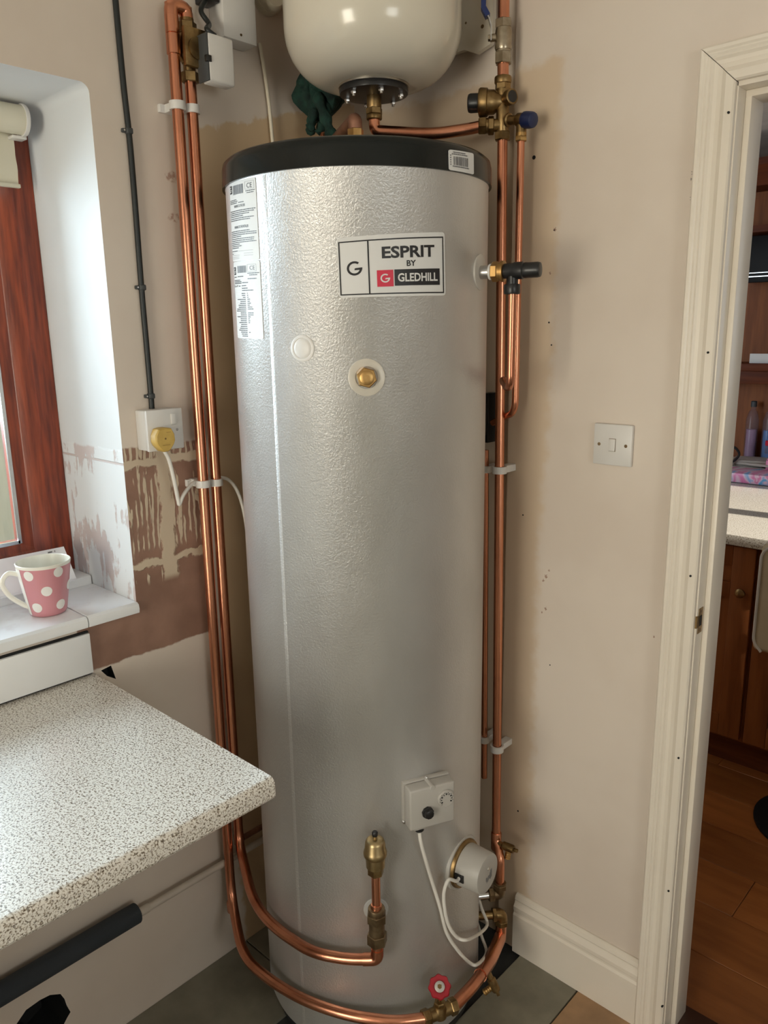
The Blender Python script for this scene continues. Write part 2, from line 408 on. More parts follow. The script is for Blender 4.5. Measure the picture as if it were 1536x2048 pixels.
def rrect(a0, b0, a1, b1, r, n=5):
    out = []
    for cx, cy, s0 in ((a1-r, b1-r, 0), (a0+r, b1-r, 1), (a0+r, b0+.0005, 2), (a1-r, b0+.0005, 3)):
        if s0 >= 2: out.append((a0 if s0 == 2 else a1, b0)); continue
        for k in range(n+1): an = PI/2*(s0+k/n); out.append((cx+r*math.cos(an), cy+r*math.sin(an)))
    return out
mbw = holed(outer, [(rrect(WY0, WZ0, WY1, WZ1, .018), .34, True, 1), ([(p.y, p.z) for p in duct], .12, False, 2), ([(p.y, p.z) for p in gap], .03, False, 2)], lambda a, b, d: V((-d, a, b)), .34)
wall_left = struct(mbw, 'wall_left', [wm_left, wm_rev, void_shade])
# wall with the doorway, a finger-thin recess beside the corner where a unit once stood
DX0, DX1, DZ = .962, 1.76, 2.02
STEP = .497
mbr = holed([(STEP, -.06), (3.6, -.06), (3.6, CEIL), (STEP, CEIL)], [([(DX0-.012, .0), (DX1+.012, .0), (DX1+.012, DZ), (DX0-.012, DZ)], .1, True, 0)], lambda a, b, d: V((a, d, b)), .1)
mbr.box((-.34, .018, -.06), (STEP, .1, CEIL))
wall_right = struct(mbr, 'wall_right', wm_right)
GX0, GX1 = .66, 1.58
mbk = holed([(0, -.06), (3.6, -.06), (3.6, CEIL), (0, CEIL)], [([(GX0, .0), (GX1, .0), (GX1, 2.08), (GX0, 2.08)], .12, True, 0)], lambda a, b, d: V((a, -3.6-d, b)), .12)
wall_rear = struct(mbk, 'wall_rear', wm_plain)
mbs = holed([(-3.72, -.06), (.1, -.06), (.1, CEIL), (-3.72, CEIL)], [([(-2.15, 1.05), (-1.15, 1.05), (-1.15, 2.1), (-2.15, 2.1)], .12, True, 0)], lambda a, b, d: V((3.6+d, a, b)), .12)
wall_side = struct(mbs, 'wall_side', wm_plain)
window_2 = bpy.data.objects.new('window_2', None); COL.objects.link(window_2); window_2.location = (3.66, -1.65, 1.05); ORG[window_2] = V(window_2.location); window_2['kind'] = 'structure'
for y0_, y1_, z0_, z1_ in ((-2.15, -2.09, 1.05, 2.1), (-1.21, -1.15, 1.05, 2.1), (-2.09, -1.21, 2.04, 2.1), (-2.09, -1.21, 1.05, 1.11)):
    build(MB().box((3.63, y0_, z0_), (3.69, y1_, z1_), .004), 'frame_rail', paintwhite, window_2)
build(MB().box((3.655, -2.09, 1.11), (3.661, -1.21, 2.04)), 'glass_pane', glassm, window_2)
door_2 = bpy.data.objects.new('door_2', None); COL.objects.link(door_2); door_2.location = (GX0, -3.66, 0); ORG[door_2] = V(door_2.location); door_2['kind'] = 'structure'
for x0_, x1_, z0_, z1_ in ((GX0, GX0+.07, 0, 2.08), (GX1-.07, GX1, 0, 2.08), (GX0+.07, GX1-.07, 2.0, 2.08), (GX0+.07, GX1-.07, 0, .12)):
    build(MB().box((x0_, -3.69, z0_), (x1_, -3.63, z1_), .004), 'door_rail', paintwhite, door_2)
build(MB().box((GX0+.07, -3.665, .12), (GX1-.07, -3.655, 2.0)), 'glass_pane', glassm, door_2)
ceiling = struct(MB().box((-.34, -3.72, CEIL), (3.72, .1, CEIL+.1)), 'ceiling', ceilm)
struct(MB().box((-1.7, .1, CEIL), (2.2, 3.4, CEIL+.1)), 'ceiling_dining', ceilm)
floor = struct(MB().box((0, -3.6, -.06), (3.6, .02, -.009)), 'floor', screedm)
# slate-look floor tiles
xs = [(.0, .262), (.265, .577), (.580, .747), (.750, 1.08), (1.083, 1.413), (1.416, 1.746), (1.749, 2.08), (2.083, 2.5), (2.503, 3.0), (3.003, 3.6)]
for i, (x0, x1) in enumerate(xs):
    ye = [-.006, -.30, -.79, -1.28, -1.77, -2.26, -2.75, -3.24, -3.6] if i % 2 else [-.006, -.55, -1.04, -1.53, -2.02, -2.51, -3.0, -3.6]
    for j in range(len(ye)-1):
        y1, y0 = ye[j], ye[j+1]+.003
        if i in (0, 1):
            if i == 1 and j == 0: continue
            if i == 1 and j == 1: y1 = -.60
            if i == 0 and j == 0: y0, y1 = -.47, -.012
            if i == 0 and j == 1: y1 = -.473
        zz = -.0005*(rnd.random())
        build(MB().box((x0, y0, -.009), (x1, y1, zz), .0012, 1), 'floor_tile', tiletan if (i == 3 and j == 0) or (i == 0 and j == 2) else tilef, floor)
# the dining side: floor boards, walls
floor_2 = struct(MB().box((-1.6, .10, -.06), (2.1, 3.4, -.012)), 'floor_planks_base', thrm)
floor_2.name = 'floor_dining'
for i in range(16):
    y0 = .111+i*.19; xo = -1.6+(i*.37) % .6-.6
    while xo < 2.1:
        a, bq = max(xo, -1.6), min(xo+.6, 2.1)
        if bq-a > .02: build(MB().box((a+.0008, y0+.0008, -.012), (bq-.0008, y0+.1892, -.0005*rnd.random()), .001, 1), 'plank', plankm, floor_2)
        xo += .6
struct(MB().box((-1.7, 3.3, 0), (2.1, 3.4, CEIL)), 'wall_dining_far', wm_plain)
struct(MB().box((-1.7, .1, 0), (-1.6, 3.3, CEIL)), 'wall_dining_left', wm_plain)
mbd = holed([(.1, -.06), (3.3, -.06), (3.3, CEIL), (.1, CEIL)], [([(1.15, 1.45), (1.63, 1.45), (1.63, 2.40), (1.15, 2.40)], .1, True, 0), ([(1.72, 1.45), (2.20, 1.45), (2.20, 2.40), (1.72, 2.40)], .1, True, 0)], lambda a, b, d: V((2.1+d, a, b)), .1)
struct(mbd, 'wall_dining_right', wm_plain)
thr = struct(MB().box((DX0-.006, .0, -.012), (DX1+.006, .11, .010), .003), 'trim_1', thrm)

# ------------------------------------------------------------------ skirting board and door frame
BBX0 = .556; ARX0, ARX1 = .897, .960
prof = [(0, 0), (.020, 0), (.020, .112), (.0165, .118), (.0165, .124), (.0185, .127), (.0185, .136), (.013, .144), (.011, .150), (.0125, .154), (.010, .163), (.004, .168), (0, .168)]
bb = struct(MB().prism([(BBX0, -d, z) for d, z in prof], (ARX0-BBX0, 0, 0)), 'baseboard_right', paintwhite, smooth=25)
ap = [(0, 0), (0, .013), (.003, .0165), (.016, .0172), (.024, .0125), (.032, .0115), (.038, .0135), (.042, .0175), (.0455, .0165), (.049, .019), (.052, .0185), (.055, .021), (.060, .0215), (.063, .019), (.063, 0)]
trim2 = empty('door_trim', (ARX0, 0, 0), None, None); trim2.name = 'trim_2'; tag(trim2, kind='structure')
del_lab = [k for k in ('label', 'category') if k in trim2.keys()]
HZ = 2.013
build(MB().loft([V((ARX1-u, -d, 0)) for u, d in ap], [V((ARX1-u, -d, HZ+u)) for u, d in ap]), 'architrave_side', paintwhite, trim2, 22)
AXR = DX1+.012
build(MB().loft([V((ARX1-u+.0008, -d, HZ+u+.0008)) for u, d in ap], [V((AXR+u, -d, HZ+u+.0008)) for u, d in ap]), 'architrave_head', paintwhite, trim2, 22)
build(MB().loft([V((AXR+u, -d, 0)) for u, d in ap], [V((AXR+u, -d, HZ+u)) for u, d in ap]), 'architrave_side', paintwhite, trim2, 22)
door_1 = empty('door_lining', (DX0, 0, 0), None, None); door_1.name = 'door_1'; tag(door_1, kind='structure')
LX = .9625
build(MB().box((LX-.0125, -.004, 0), (LX, .104, DZ), .0012), 'lining', paintwhite, door_1)
build(MB().box((LX, .030, 0), (LX+.0115, .092, DZ-.024), .002), 'door_stop', paintwhite, door_1)
build(MB().box((LX-.0125, -.004, DZ-.014), (DX1+.0125, .104, DZ-.0005), .0012), 'lining', paintwhite, door_1)
build(MB().box((LX, .030, DZ-.026), (DX1, .092, DZ-.014), .002), 'door_stop', paintwhite, door_1)
build(MB().box((DX1, -.004, 0), (DX1+.0125, .104, DZ-.014), .0012), 'lining', paintwhite, door_1)
szc = DW(1398, 1245).z
sp = build(MB().box((LX-.0004, .003, szc-.027), (LX+.0012, .024, szc+.027), .0004, 1).box((LX-.012, -.0052, szc-.013), (LX+.0012, .006, szc+.013), .0004, 1), 'strike_plate', brass, door_1)
build(MB().box((LX+.001, .008, szc-.011), (LX+.0016, .019, szc+.011)), 'latch_hole', void_shade, sp)
for dz in (-.020, .020): build(MB().lathe((LX+.0012, .0135, szc+dz), X, [(0, .0035), (.0006, .003)], 10), 'screw', bronze, sp)
for px, py, r in ((1068, 315, .0042), (1109, 460, .0022), (1046, 1030, .002), (1036, 1622, .0024), (1098, 645, .002), (1100, 1330, .0016), (1103, 690, .0018)):
    p = DW(px, py); build(MB().lathe(p+Y*.0006, -Y, [(0, r), (.0011, r), (.0012, r*.6)], 10), 'screw_hole', void_shade, wall_right)
for pts in (((1398, 313), (1401, 317), (1397, 320)), ((1394, 323), (1399, 326), (1397, 329)), ((1383, 343), (1387, 346), (1383, 349)), ((1386, 346), (1390, 346)), ((1382, 356), (1382, 361)), ((1383, 358), (1389, 357)), ((1391, 358), (1394, 355), (1397, 360)), ((1380, 394), (1384, 397), (1380, 400)), ((1384, 397), (1388, 397))):
    build(MB().tube([DW(*q_, .0003) for q_ in pts], .0006, 6), 'pencil_mark', inkgrey, wall_right)
chipm = pm('plaster_chip', (.40, .27, .21), .8)
for px, py, r in ((1092, 1152, .0055), (1087, 1161, .004), (1098, 1141, .003), (1091, 1217, .0045), (1084, 1224, .003), (1110, 458, .0045), (1100, 546, .0035), (1308, 1273, .003)):
    q_ = DW(px, py); n_ = 11; an0 = px*.7
    lp_ = [V((q_.x+r*(.6+.5*math.sin(an0+i*2.3))*math.cos(2*PI*i/n_), -.0006, q_.z+r*(.75+.5*math.cos(an0+i*1.7))*math.sin(2*PI*i/n_))) for i in range(n_)]
    build(MB().prism(lp_, (0, .0012, 0)), 'plaster_chip', chipm, wall_right, 0)
for px, py in ((1457, 225), (1416, 705), (1381, 1152), (1357, 1516), (1337, 1782), (1324, 2013)):
    p = DW(px, py, .0178); build(MB().lathe(p+Y*.004, -Y, [(0, .0022), (.0052, .0022)], 8), 'nail_hole', void_shade, trim2)
# ------------------------------------------------------------------ window
win = empty('window', (-.33, -1.3, WZ0), None, None); win.name = 'window_1'; tag(win, kind='structure')
FX = -.284
def jamb(y_out, sgn, z0, z1, name, par, mat=mahog):
    pr = [(0, -.002), (.045, -.002), (.047, -.006), (.080, -.022), (.082, -.024), (.112, -.026), (.114, -.05), (0, -.05)]
    return build(MB().prism([(FX+d+.002, y_out-sgn*u, z0) for u, d in pr], (0, 0, z1-z0)), name, mat, par, 20)
fr1 = jamb(WY1-.001, 1, WZ0+.03, WZ1, 'frame_jamb', win); jamb(WY0+.001, -1, WZ0+.03, WZ1, 'frame_jamb', win)
prh = [(0, -.002), (.045, -.002), (.047, -.006), (.080, -.022), (.112, -.026), (.114, -.05), (0, -.05)]
build(MB().prism([(FX+d+.001, WY0+.002, WZ0+.03+u*.8) for u, d in prh], (0, WY1-WY0-.004, 0)), 'bottom_rail', mahog, win, 20)
build(MB().prism([(FX+d+.001, WY0+.002, WZ1-u*.8) for u, d in prh], (0, WY1-WY0-.004, 0)), 'top_rail', mahog, win, 20)
build(MB().box((FX-.03, -1.36, WZ0+.06), (FX-.006, -1.28, WZ1-.05), .004), 'mullion', mahog, win)
for y0, y1 in ((WY0+.113, -1.36), (-1.28, WY1-.113)):
    gp = build(MB().box((FX-.034, y0, WZ0+.115), (FX-.028, y1, WZ1-.085)), 'glass_pane', glassm, win)
    s_ = MB()
    for yy in (y0, y1): s_.box((FX-.028, yy-.004, WZ0+.115), (FX-.022, yy+.004, WZ1-.085))
    for zz in (WZ0+.118, WZ1-.088): s_.box((FX-.028, y0, zz-.004), (FX-.022, y1, zz+.004))
    build(s_, 'glazing_seal', steel, gp)
sill = empty('window_sill', (-.1, -1.3, WZ0), None, None); sill.name = 'trim_3'; tag(sill, kind='structure')
TY = -.817
for y0, y1 in ((TY+.0012, WY1-.0005), (TY-.2, TY-.0012), (TY-.402, TY-.2024), (TY-.604, TY-.4044), (TY-.806, TY-.6064), (TY-1.0, TY-.8084)):
    t_ = build(MB().box((-.196, y0, WZ0-.004), (.004, y1, WZ0+.012), .001, 1), 'sill_tile', sillm, sill)
    build(MB().prism([(.004, y0, WZ0-.012), (.011, y0, WZ0-.011), (.013, y0, WZ0-.002), (.011, y0, WZ0+.008), (.004, y0, WZ0+.0122)], (0, y1-y0, 0)), 'edge_trim', ceram, t_)
build(MB().box((-.285, WY0, WZ0-.004), (-.197, WY1-.001, WZ0+.034), .006), 'sill_upstand', ceram, sill)
ub = struct(MB().box((.0, TY-.6, .902), (.006, TY, WZ0-.02)), 'trim_4', void_shade)  # near-black backing, paints the shade of the gap below the sill
for k in range(3):
    build(MB().box((.004, TY-.2-.202*k, .906), (.0125, TY-.202*k, WZ0-.024), .0012), 'wall_tile', ceram, ub)
# roller blind
bl = empty('roller_blind', (-.2, -1.3, 1.88), 'cream roller blind, half unrolled at the top of the window', 'blind')
bc = LW(30, 232, -.215); bz = 2.038; bx = -.215; ye = LW(52, 235, bx).y; rr = .0285
build(MB().lathe((bx, -1.9, bz), Y, [(0, rr), (ye+1.9-.012, rr)], 28), 'fabric_roll', blindm, bl)
build(MB().lathe((bx, ye-.012, bz), Y, [(0, rr+.003), (.004, rr+.0035), (.008, rr+.002), (.010, rr*.6), (.014, rr*.55)], 28), 'end_cap', plwhite, bl)
build(MB().box((bx-.045, ye-.004, bz-.028), (bx+.006, ye+.0, bz+.03), .002).box((bx-.03, ye-.030, bz-.035), (bx-.004, ye-.001, bz-.029), .001), 'bracket', plwhite, bl)
zb = LW(43, 374, bx-rr).z; yb = LW(30, 300, bx-rr).y
zs = [bz-.0-(bz-zb)*i/12 for i in range(13)]
fb = MB(); rows = []
for i, z_ in enumerate(zs):
    dx = .002*math.sin(i*.9)*(i/12); dy = .0003*math.sin(i*1.7)
    rows.append((V((bx-rr+.0+dx, -1.88, z_)), V((bx-rr+dx*1.3, yb+dy, z_))))
vs_ = [p for r_ in rows for p in r_]+[p+X*-.0012 for r_ in rows for p in r_]; n_ = len(rows)*2
fs_ = [(2*i, 2*i+1, 2*i+3, 2*i+2) for i in range(12)]+[(n_+2*i, n_+2*i+2, n_+2*i+3, n_+2*i+1) for i in range(12)]
fs_ += [(2*i+1, n_+2*i+1, n_+2*i+3, 2*i+3) for i in range(12)]+[(2*i, 2*i+2, n_+2*i+2, n_+2*i) for i in range(12)]
fb.add(vs_, fs_); build(fb, 'blind_sheet', blindm, bl, 60)
build(MB().box((bx-rr-.001, -1.88, zb-.004), (bx-rr+.009, yb, zb+.004), .0015), 'bottom_bar', blindm, bl)
# garden fence seen through the glass
fe = empty('garden_fence', (-1.9, -.3, 0), 'pale weathered board fence in the garden beyond the window', 'fence')
for k in range(26): build(MB().box((-1.91+.012*(k % 2), -1.6+k*.1, .05), (-1.89+.012*(k % 2), -1.6+k*.1+.108, 1.95+.01*(k % 3)), .003, 1), 'board', fencem, fe)
for z_ in (.4, 1.5): build(MB().box((-1.96, -1.6, z_), (-1.91, 1.0, z_+.08)), 'rail', fencem, fe)
for y_ in (-1.55, .95): build(MB().box((-2.05, y_-.05, 0), (-1.96, y_+.05, 2.0), .006), 'post', fencem, fe)
struct(MB().box((-4, -5, -.2), (-.34, 5, 0)), 'ground', tiletan)
struct(MB().box((-.3, -9, -.2), (6, -3.73, -.02)), 'patio', pm('patio_stone', (.55, .52, .47), .8))

# ------------------------------------------------------------------ worktop
WE = -.812; WF = .609
wp = []
for k in range(7): an = PI/2*k/6; wp.append((WF-.012+.012*math.sin(an), .9-.012+.012*math.cos(an)))
wp += [(WF, .868), (WF-.004, .862), (WF-.012, .860), (.002, .860), (.002, .9)]
thing(MB().prism([(x_, -3.0, z_) for x_, z_ in wp], (0, WE+3.0, 0)), 'worktop', worktopm, 'beige speckled laminate worktop under the window, end squared off beside the cylinder', 'worktop', smooth=30)
base = empty('base_cabinet', (.3, -2.2, 0), 'white kitchen base cabinet carrying the worktop, beyond the open gap', 'cabinet')
build(MB().box((.02, -2.9, .1), (.57, -1.75, .859)), 'carcass', plwhite, base)
for k in range(2): build(MB().box((.571, -2.9+k*.576, .12), (.589, -2.33+k*.576, .855), .003), 'door', plwhite, base)
build(MB().box((.02, -2.9, 0), (.52, -1.75, .1)), 'plinth', plwhite, base)

# ------------------------------------------------------------------ the cylinder
def ang(p): return math.atan2(p.y-TC.y, p.x-TC.x)
def cyp(th, z, r): return V((TC.x+r*math.cos(th), TC.y+r*math.sin(th), z))
ZT = 1.876
tank = empty('hot_water_cylinder', (TC.x, TC.y, 0), 'tall silver hot water cylinder with black lid, standing in the corner', 'water cylinder')
O3 = V((TC.x, TC.y, 0))
build(MB().lathe(O3, Z, [(0, .235), (.012, .243), (.05, .246), (.052, .22)], 96), 'base', basem, tank)
build(MB().lathe(O3, Z, [(.052, TR-.012), (.056, TR-.003), (.066, TR), (ZT-.004, TR), (ZT, TR+.003), (ZT+.003, TR+.003), (ZT+.004, TR-.01)], 128), 'jacket', silver, tank)
lid = build(MB().lathe(O3, Z, [(ZT-.003, TR+.0035), (ZT-.003, TR+.006), (ZT+.030, TR+.0052), (ZT+.040, TR+.003), (ZT+.046, TR-.004), (ZT+.049, TR-.018), (ZT+.052, TR-.08), (ZT+.053, .0001)], 128), 'lid', lidm, tank)
def decal_map(corners, off, onlid=False):
    pts = [TK(*c, (.006 if onlid else 0)) for c in corners]     # TL TR BR BL
    tz = [(ang(p), p.z) for p in pts]
    R = TR+off+(.0058 if onlid else 0)
    def f(u, v, e=0.0):
        th = (tz[0][0]*(1-u)+tz[1][0]*u)*(1-v)+(tz[3][0]*(1-u)+tz[2][0]*u)*v
        z_ = (tz[0][1]*(1-u)+tz[1][1]*u)*(1-v)+(tz[3][1]*(1-u)+tz[2][1]*u)*v
        return cyp(th, z_, R+e)
    return f
class DEC:                       # flat print laid on a surface map f(u, v, height)
    def __init__(s, f, e=.00035): s.f = f; s.e = e; s.mb = MB()
    def rect(s, u0, v0, u1, v1, n=8):
        vs = []; fs = []
        for i in range(n+1):
            u = u0+(u1-u0)*i/n; vs += [s.f(u, v0, s.e), s.f(u, v1, s.e)]
        s.mb.add(vs, [(2*i, 2*i+1, 2*i+3, 2*i+2) for i in range(n)]); return s
    def frame(s, u0, v0, u1, v1, tu, tv):
        return s.rect(u0, v0, u1, v0+tv).rect(u0, v1-tv, u1, v1).rect(u0, v0, u0+tu, v1, 1).rect(u1-tu, v0, u1, v1, 1)
    def poly(s, pts, fs): s.mb.add([s.f(u, v, s.e) for u, v in pts], fs); return s
    def arc(s, cu, cv, ru, rv, th, a0, a1, n=24):
        pts = []
        for i in range(n+1):
            a = math.radians(a0+(a1-a0)*i/n)
            for k in (1, 1-th): pts.append((cu+ru*k*math.cos(a), cv-rv*k*math.sin(a)))
        return s.poly(pts, [(2*i, 2*i+1, 2*i+3, 2*i+2) for i in range(n)])
    def glogo(s, cu, cv, ru, rv):
        s.arc(cu, cv, ru, rv, .30, 52, 352, 28)
        return s.poly([(cu+ru*.05, cv-rv*.02), (cu+ru*1.02, cv-rv*.10), (cu+ru*1.0, cv+rv*.22), (cu-ru*.02, cv+rv*.26)], [(0, 1, 2, 3)])
    def text(s, t, u0, v0, u1, v1, bold=.02):
        vs, fs = text_mesh(t, bold); return s.poly([(u0+x*(u1-u0), v1-y*(v1-v0)) for x, y in vs], fs)
    def done(s, name, mat, parent, **k): return build(s.mb, name, mat, parent, 0, **k)
TXT = {}
def text_mesh(t, bold):
    if (t, bold) in TXT: return TXT[(t, bold)]
    c = bpy.data.curves.new('t', 'FONT'); c.body = t; c.offset = bold; c.resolution_u = 3; c.fill_mode = 'FRONT'; c.dimensions = '2D'
    o = bpy.data.objects.new('t', c); COL.objects.link(o)
    dg = bpy.context.evaluated_depsgraph_get(); me = bpy.data.meshes.new_from_object(o.evaluated_get(dg))
    vs = [(v.co.x, v.co.y) for v in me.vertices]; fs = [tuple(p.vertices) for p in me.polygons]
    bpy.data.objects.remove(o); bpy.data.curves.remove(c); bpy.data.meshes.remove(me)
    x0, x1 = min(v[0] for v in vs), max(v[0] for v in vs); y0, y1 = min(v[1] for v in vs), max(v[1] for v in vs)
    vs = [((a-x0)/(x1-x0), (b-y0)/(y1-y0)) for a, b in vs]; TXT[(t, bold)] = (vs, fs); return vs, fs
def plate(f, thick=.0006, r=.03, asp=1.0, n=20):
    """a label sheet with rounded corners"""
    mb = MB(); us = [i/n for i in range(n+1)]; ru, rv = r, r*asp
    us = sorted(set([0, ru*.1, ru*.3, ru*.6, ru]+[ru+(1-2*ru)*i/n for i in range(n+1)]+[1-ru*.6, 1-ru*.3, 1-ru*.1, 1]))
    def inset(u):
        d = min(u, 1-u)
        return 0 if d >= ru else rv*(1-math.sqrt(max(0, 1-((ru-d)/ru)**2)))
    top = [f(u, inset(u), thick) for u in us]; bot = [f(u, 1-inset(u), thick) for u in us]; k = len(us)
    t0 = [f(u, inset(u), -.0004) for u in us]; b0 = [f(u, 1-inset(u), -.0004) for u in us]
    mb.add(top+bot+t0+b0, [(i, k+i, k+i+1, i+1) for i in range(k-1)]+[(i, i+1, 2*k+i+1, 2*k+i) for i in range(k-1)]+[(k+i, 3*k+i, 3*k+i+1, k+i+1) for i in range(k-1)]+[(0, 2*k, 3*k, k), (k-1, 2*k-1, 4*k-1, 3*k-1)])
    return mb
# name plate
f = decal_map(((673.5, 476.5), (888.5, 464.5), (890.5, 591), (679, 596)), .0004)
npl = build(plate(f, .0006, .03, 1.75), 'name_plate', paper, tank, 50, label='white name plate with black lettering')
U = lambda x_: (x_-796)/(1510-796); Vv = lambda y_: (y_-412)/(828-412)
d = DEC(f, .0011)
d.frame(U(803), Vv(440), U(1496), Vv(812), .0125, .021)
d.rect(U(980), Vv(440), U(989), Vv(812), 1)
d.glogo(U(897), Vv(628), .066, .118)
d.text('ESPRIT', U(1068), Vv(492), U(1424), Vv(572), .03).text('BY', U(1225), Vv(589), U(1288), Vv(628), .024)
d.rect(U(1143), Vv(648), U(1462), Vv(757))
d.done('lettering', ink, npl)
DEC(f, .0011).rect(U(1033), Vv(649), U(1136), Vv(761), 4).done('red_logo_square', redink, npl)
DEC(f, .0016).glogo(U(1084), Vv(704), .042, .072).text('GLEDHILL', U(1164), Vv(674), U(1443), Vv(731), .026).done('reversed_lettering', paper, npl)
# data labels
rl = random.Random(11)
def lines(d, spec, hgt=.0085):
    for u0, u1, v in spec:
        u = u0
        while u < u1:
            w = min(.012+rl.random()*.055, u1-u); d.rect(u, v, u+w, v+hgt, 2); u += w+.008
def barcode(d, u0, v0, u1, v1, seedn, dens=.0068):
    r_ = random.Random(seedn); u = u0
    while u < u1-.002:
        w = dens*(.5+r_.random()*1.3); d.rect(u, v0, min(u+w, u1), v1, 1); u += w+dens*(.4+r_.random())
f = decal_map(((459.8, 367), (511, 354), (519.8, 519), (466.9, 523.5)), .0004)
l1 = build(plate(f, .0005, .07, .28), 'warning_label', paper, tank, 50)
d = DEC(f, .0009)
d.rect(.03, .045, .15, .145, 3); d.text('CE', .74, .055, .90, .115, 0)
d.text('WARNING TO THE USER', .22, .295, .66, .328, .015); d.text('WARNING TO THE INSTALLER', .20, .555, .74, .588, .015)
lines(d, [(.70, .98, .142), (.73, .95, .166), (.02, .34, .225), (.02, .39, .245), (.02, .36, .265), (.42, .62, .265)], .009)
lines(d, [(.02, .97, .362), (.02, .93, .385), (.02, .78, .408), (.02, .58, .431), (.02, .92, .457), (.02, .80, .480)], .010)
lines(d, [(.02, .78, .618), (.02, .97, .641), (.02, .97, .664), (.02, .48, .687), (.02, .9, .713), (.02, .88, .736), (.02, .95, .759), (.02, .40, .782), (.02, .48, .805), (.02, .36, .828)], .010)
lines(d, [(.02, .30, .868), (.02, .08, .900)], .009); d.rect(.34, .874, .84, .8765).rect(.55, .908, .84, .9105).rect(.55, .935, .84, .9375).rect(.02, .925, .38, .9275).rect(.02, .948, .36, .9505).rect(.02, .968, .36, .9705)
d.done('label_print', ink, l1)
d = DEC(f, .0009); barcode(d, .20, .05, .62, .165, 5); d.frame(.68, .035, .96, .128, .006, .0025); d.done('barcode', inkgrey, l1)
DEC(f, .0013).glogo(.09, .095, .042, .034).done('reversed_logo', paper, l1)
f = decal_map(((468, 525), (519.8, 520), (528, 678.5), (476.4, 676)), .0004)
l2 = build(plate(f, .0005, .07, .28), 'data_label', paper, tank, 50)
d = DEC(f, .0009)
d.rect(.03, .065, .13, .165, 3); d.text('CE', .70, .065, .86, .115, 0)
lines(d, [(.62, .98, .150), (.68, .92, .174), (.03, .16, .190), (.22, .46, .186), (.62, .90, .220), (.03, .32, .232), (.03, .37, .252), (.03, .37, .272), (.40, .62, .266), (.24, .32, .308), (.38, .55, .306), (.38, .60, .338), (.38, .78, .366)], .011)
d.text('ErP', .02, .30, .2, .325, .01)
for i in range(23):
    v_ = .405+i*.0253; l_ = [.15, .14, .10, .36, .22, .25, .32, .32, .42, .45, .24, .24, .42, .26, .26, .34, .25, .28, .32, .38, .28, .25, .22][i % 23]
    w_ = [.02, .03, .04, .09, .08, .11, .07, .15, .18, 0, .19, .18, .08, .05, .06, .05, 0, 0, 0, 0, .05, 0, 0][i % 23]
    lines(d, [(.50-l_+.0007*i, .50+.0007*i, v_)]+([(.57, .57+w_, v_)] if w_ else []), .011)
d.done('label_print', ink, l2)
d = DEC(f, .0009); barcode(d, .22, .055, .58, .145, 6); d.frame(.62, .045, .90, .135, .006, .003); d.done('barcode', inkgrey, l2)
DEC(f, .0013).glogo(.08, .115, .038, .034).done('reversed_logo', paper, l2)
f = decal_map(((896.5, 299), (946.5, 307), (947, 349.5), (897.5, 340)), .0006, True)
l3 = build(plate(f, .0005, .08, 1.0), 'lid_label', paper, lid, 50)
d = DEC(f, .0010); barcode(d, .16, .30, .74, .72, 9, .018)
lines(d, [(.14, .62, .08), (.10, .70, .17), (.12, .76, .76)], .05)
for i in range(5): d.rect(.04, .24+.11*i, .075, .30+.11*i, 1)
d.done('label_print', inkgrey, l3)
# seam of the jacket
ths = ang(TK(557, 1000)); sm = MB(); sa = [(-.008, -.0001)]+[(-.001+.019*k_/6, .0002) for k_ in range(7)]+[(.026, -.0001)]; ns = len(sa)
sm.add([cyp(ths+a_, z_, TR+e_) for z_ in (.067, ZT-.005) for a_, e_ in sa], [(i_, i_+1, ns+i_+1, ns+i_) for i_ in range(ns-1)])
build(sm, 'seam', silver, tank, 30)
def radial(px, py, off=0.0):
    p = TK(px, py); th = ang(p); n = V((math.cos(th), math.sin(th), 0)); return cyp(th, p.z, TR+off), n, V((-n.y, n.x, 0))
# white blanking plug, brass plug on its washer, washers round the lower ports
p, n, t = radial(605, 697)
build(MB().lathe(p-n*.003, n, [(0, .0235), (.0035, .0235), (.0045, .0215), (.0045, .0185), (.0035, .0178), (.0040, .0172), (.0055, .012), (.0060, .0001)], 36), 'blanking_plug', plwhite, tank)
p, n, t = radial(733, 755)
w = build(MB().lathe(p-n*.004, n, [(0, .033), (.0048, .033), (.0056, .0315), (.0052, .020), (.003, .0195)], 40), 'washer', pm('clear_washer', (.62, .58, .50), .3), tank)
build(MB().hexn(p-n*.002, p+n*.014, .0185, .25).lathe(p+n*.014, n, [(0, .0130), (.0006, .0122), (.0008, .003), (.0003, .0001)], 24), 'hex_plug', brass_bright, tank)
p, n, t = radial(752, 1818); build(MB().lathe(p-n*.004, n, [(0, .026), (.0046, .026), (.0052, .025), (.0050, .012)], 40), 'washer', pm('grey_washer', (.50, .49, .47), .35), tank)
PB = p; NB = n
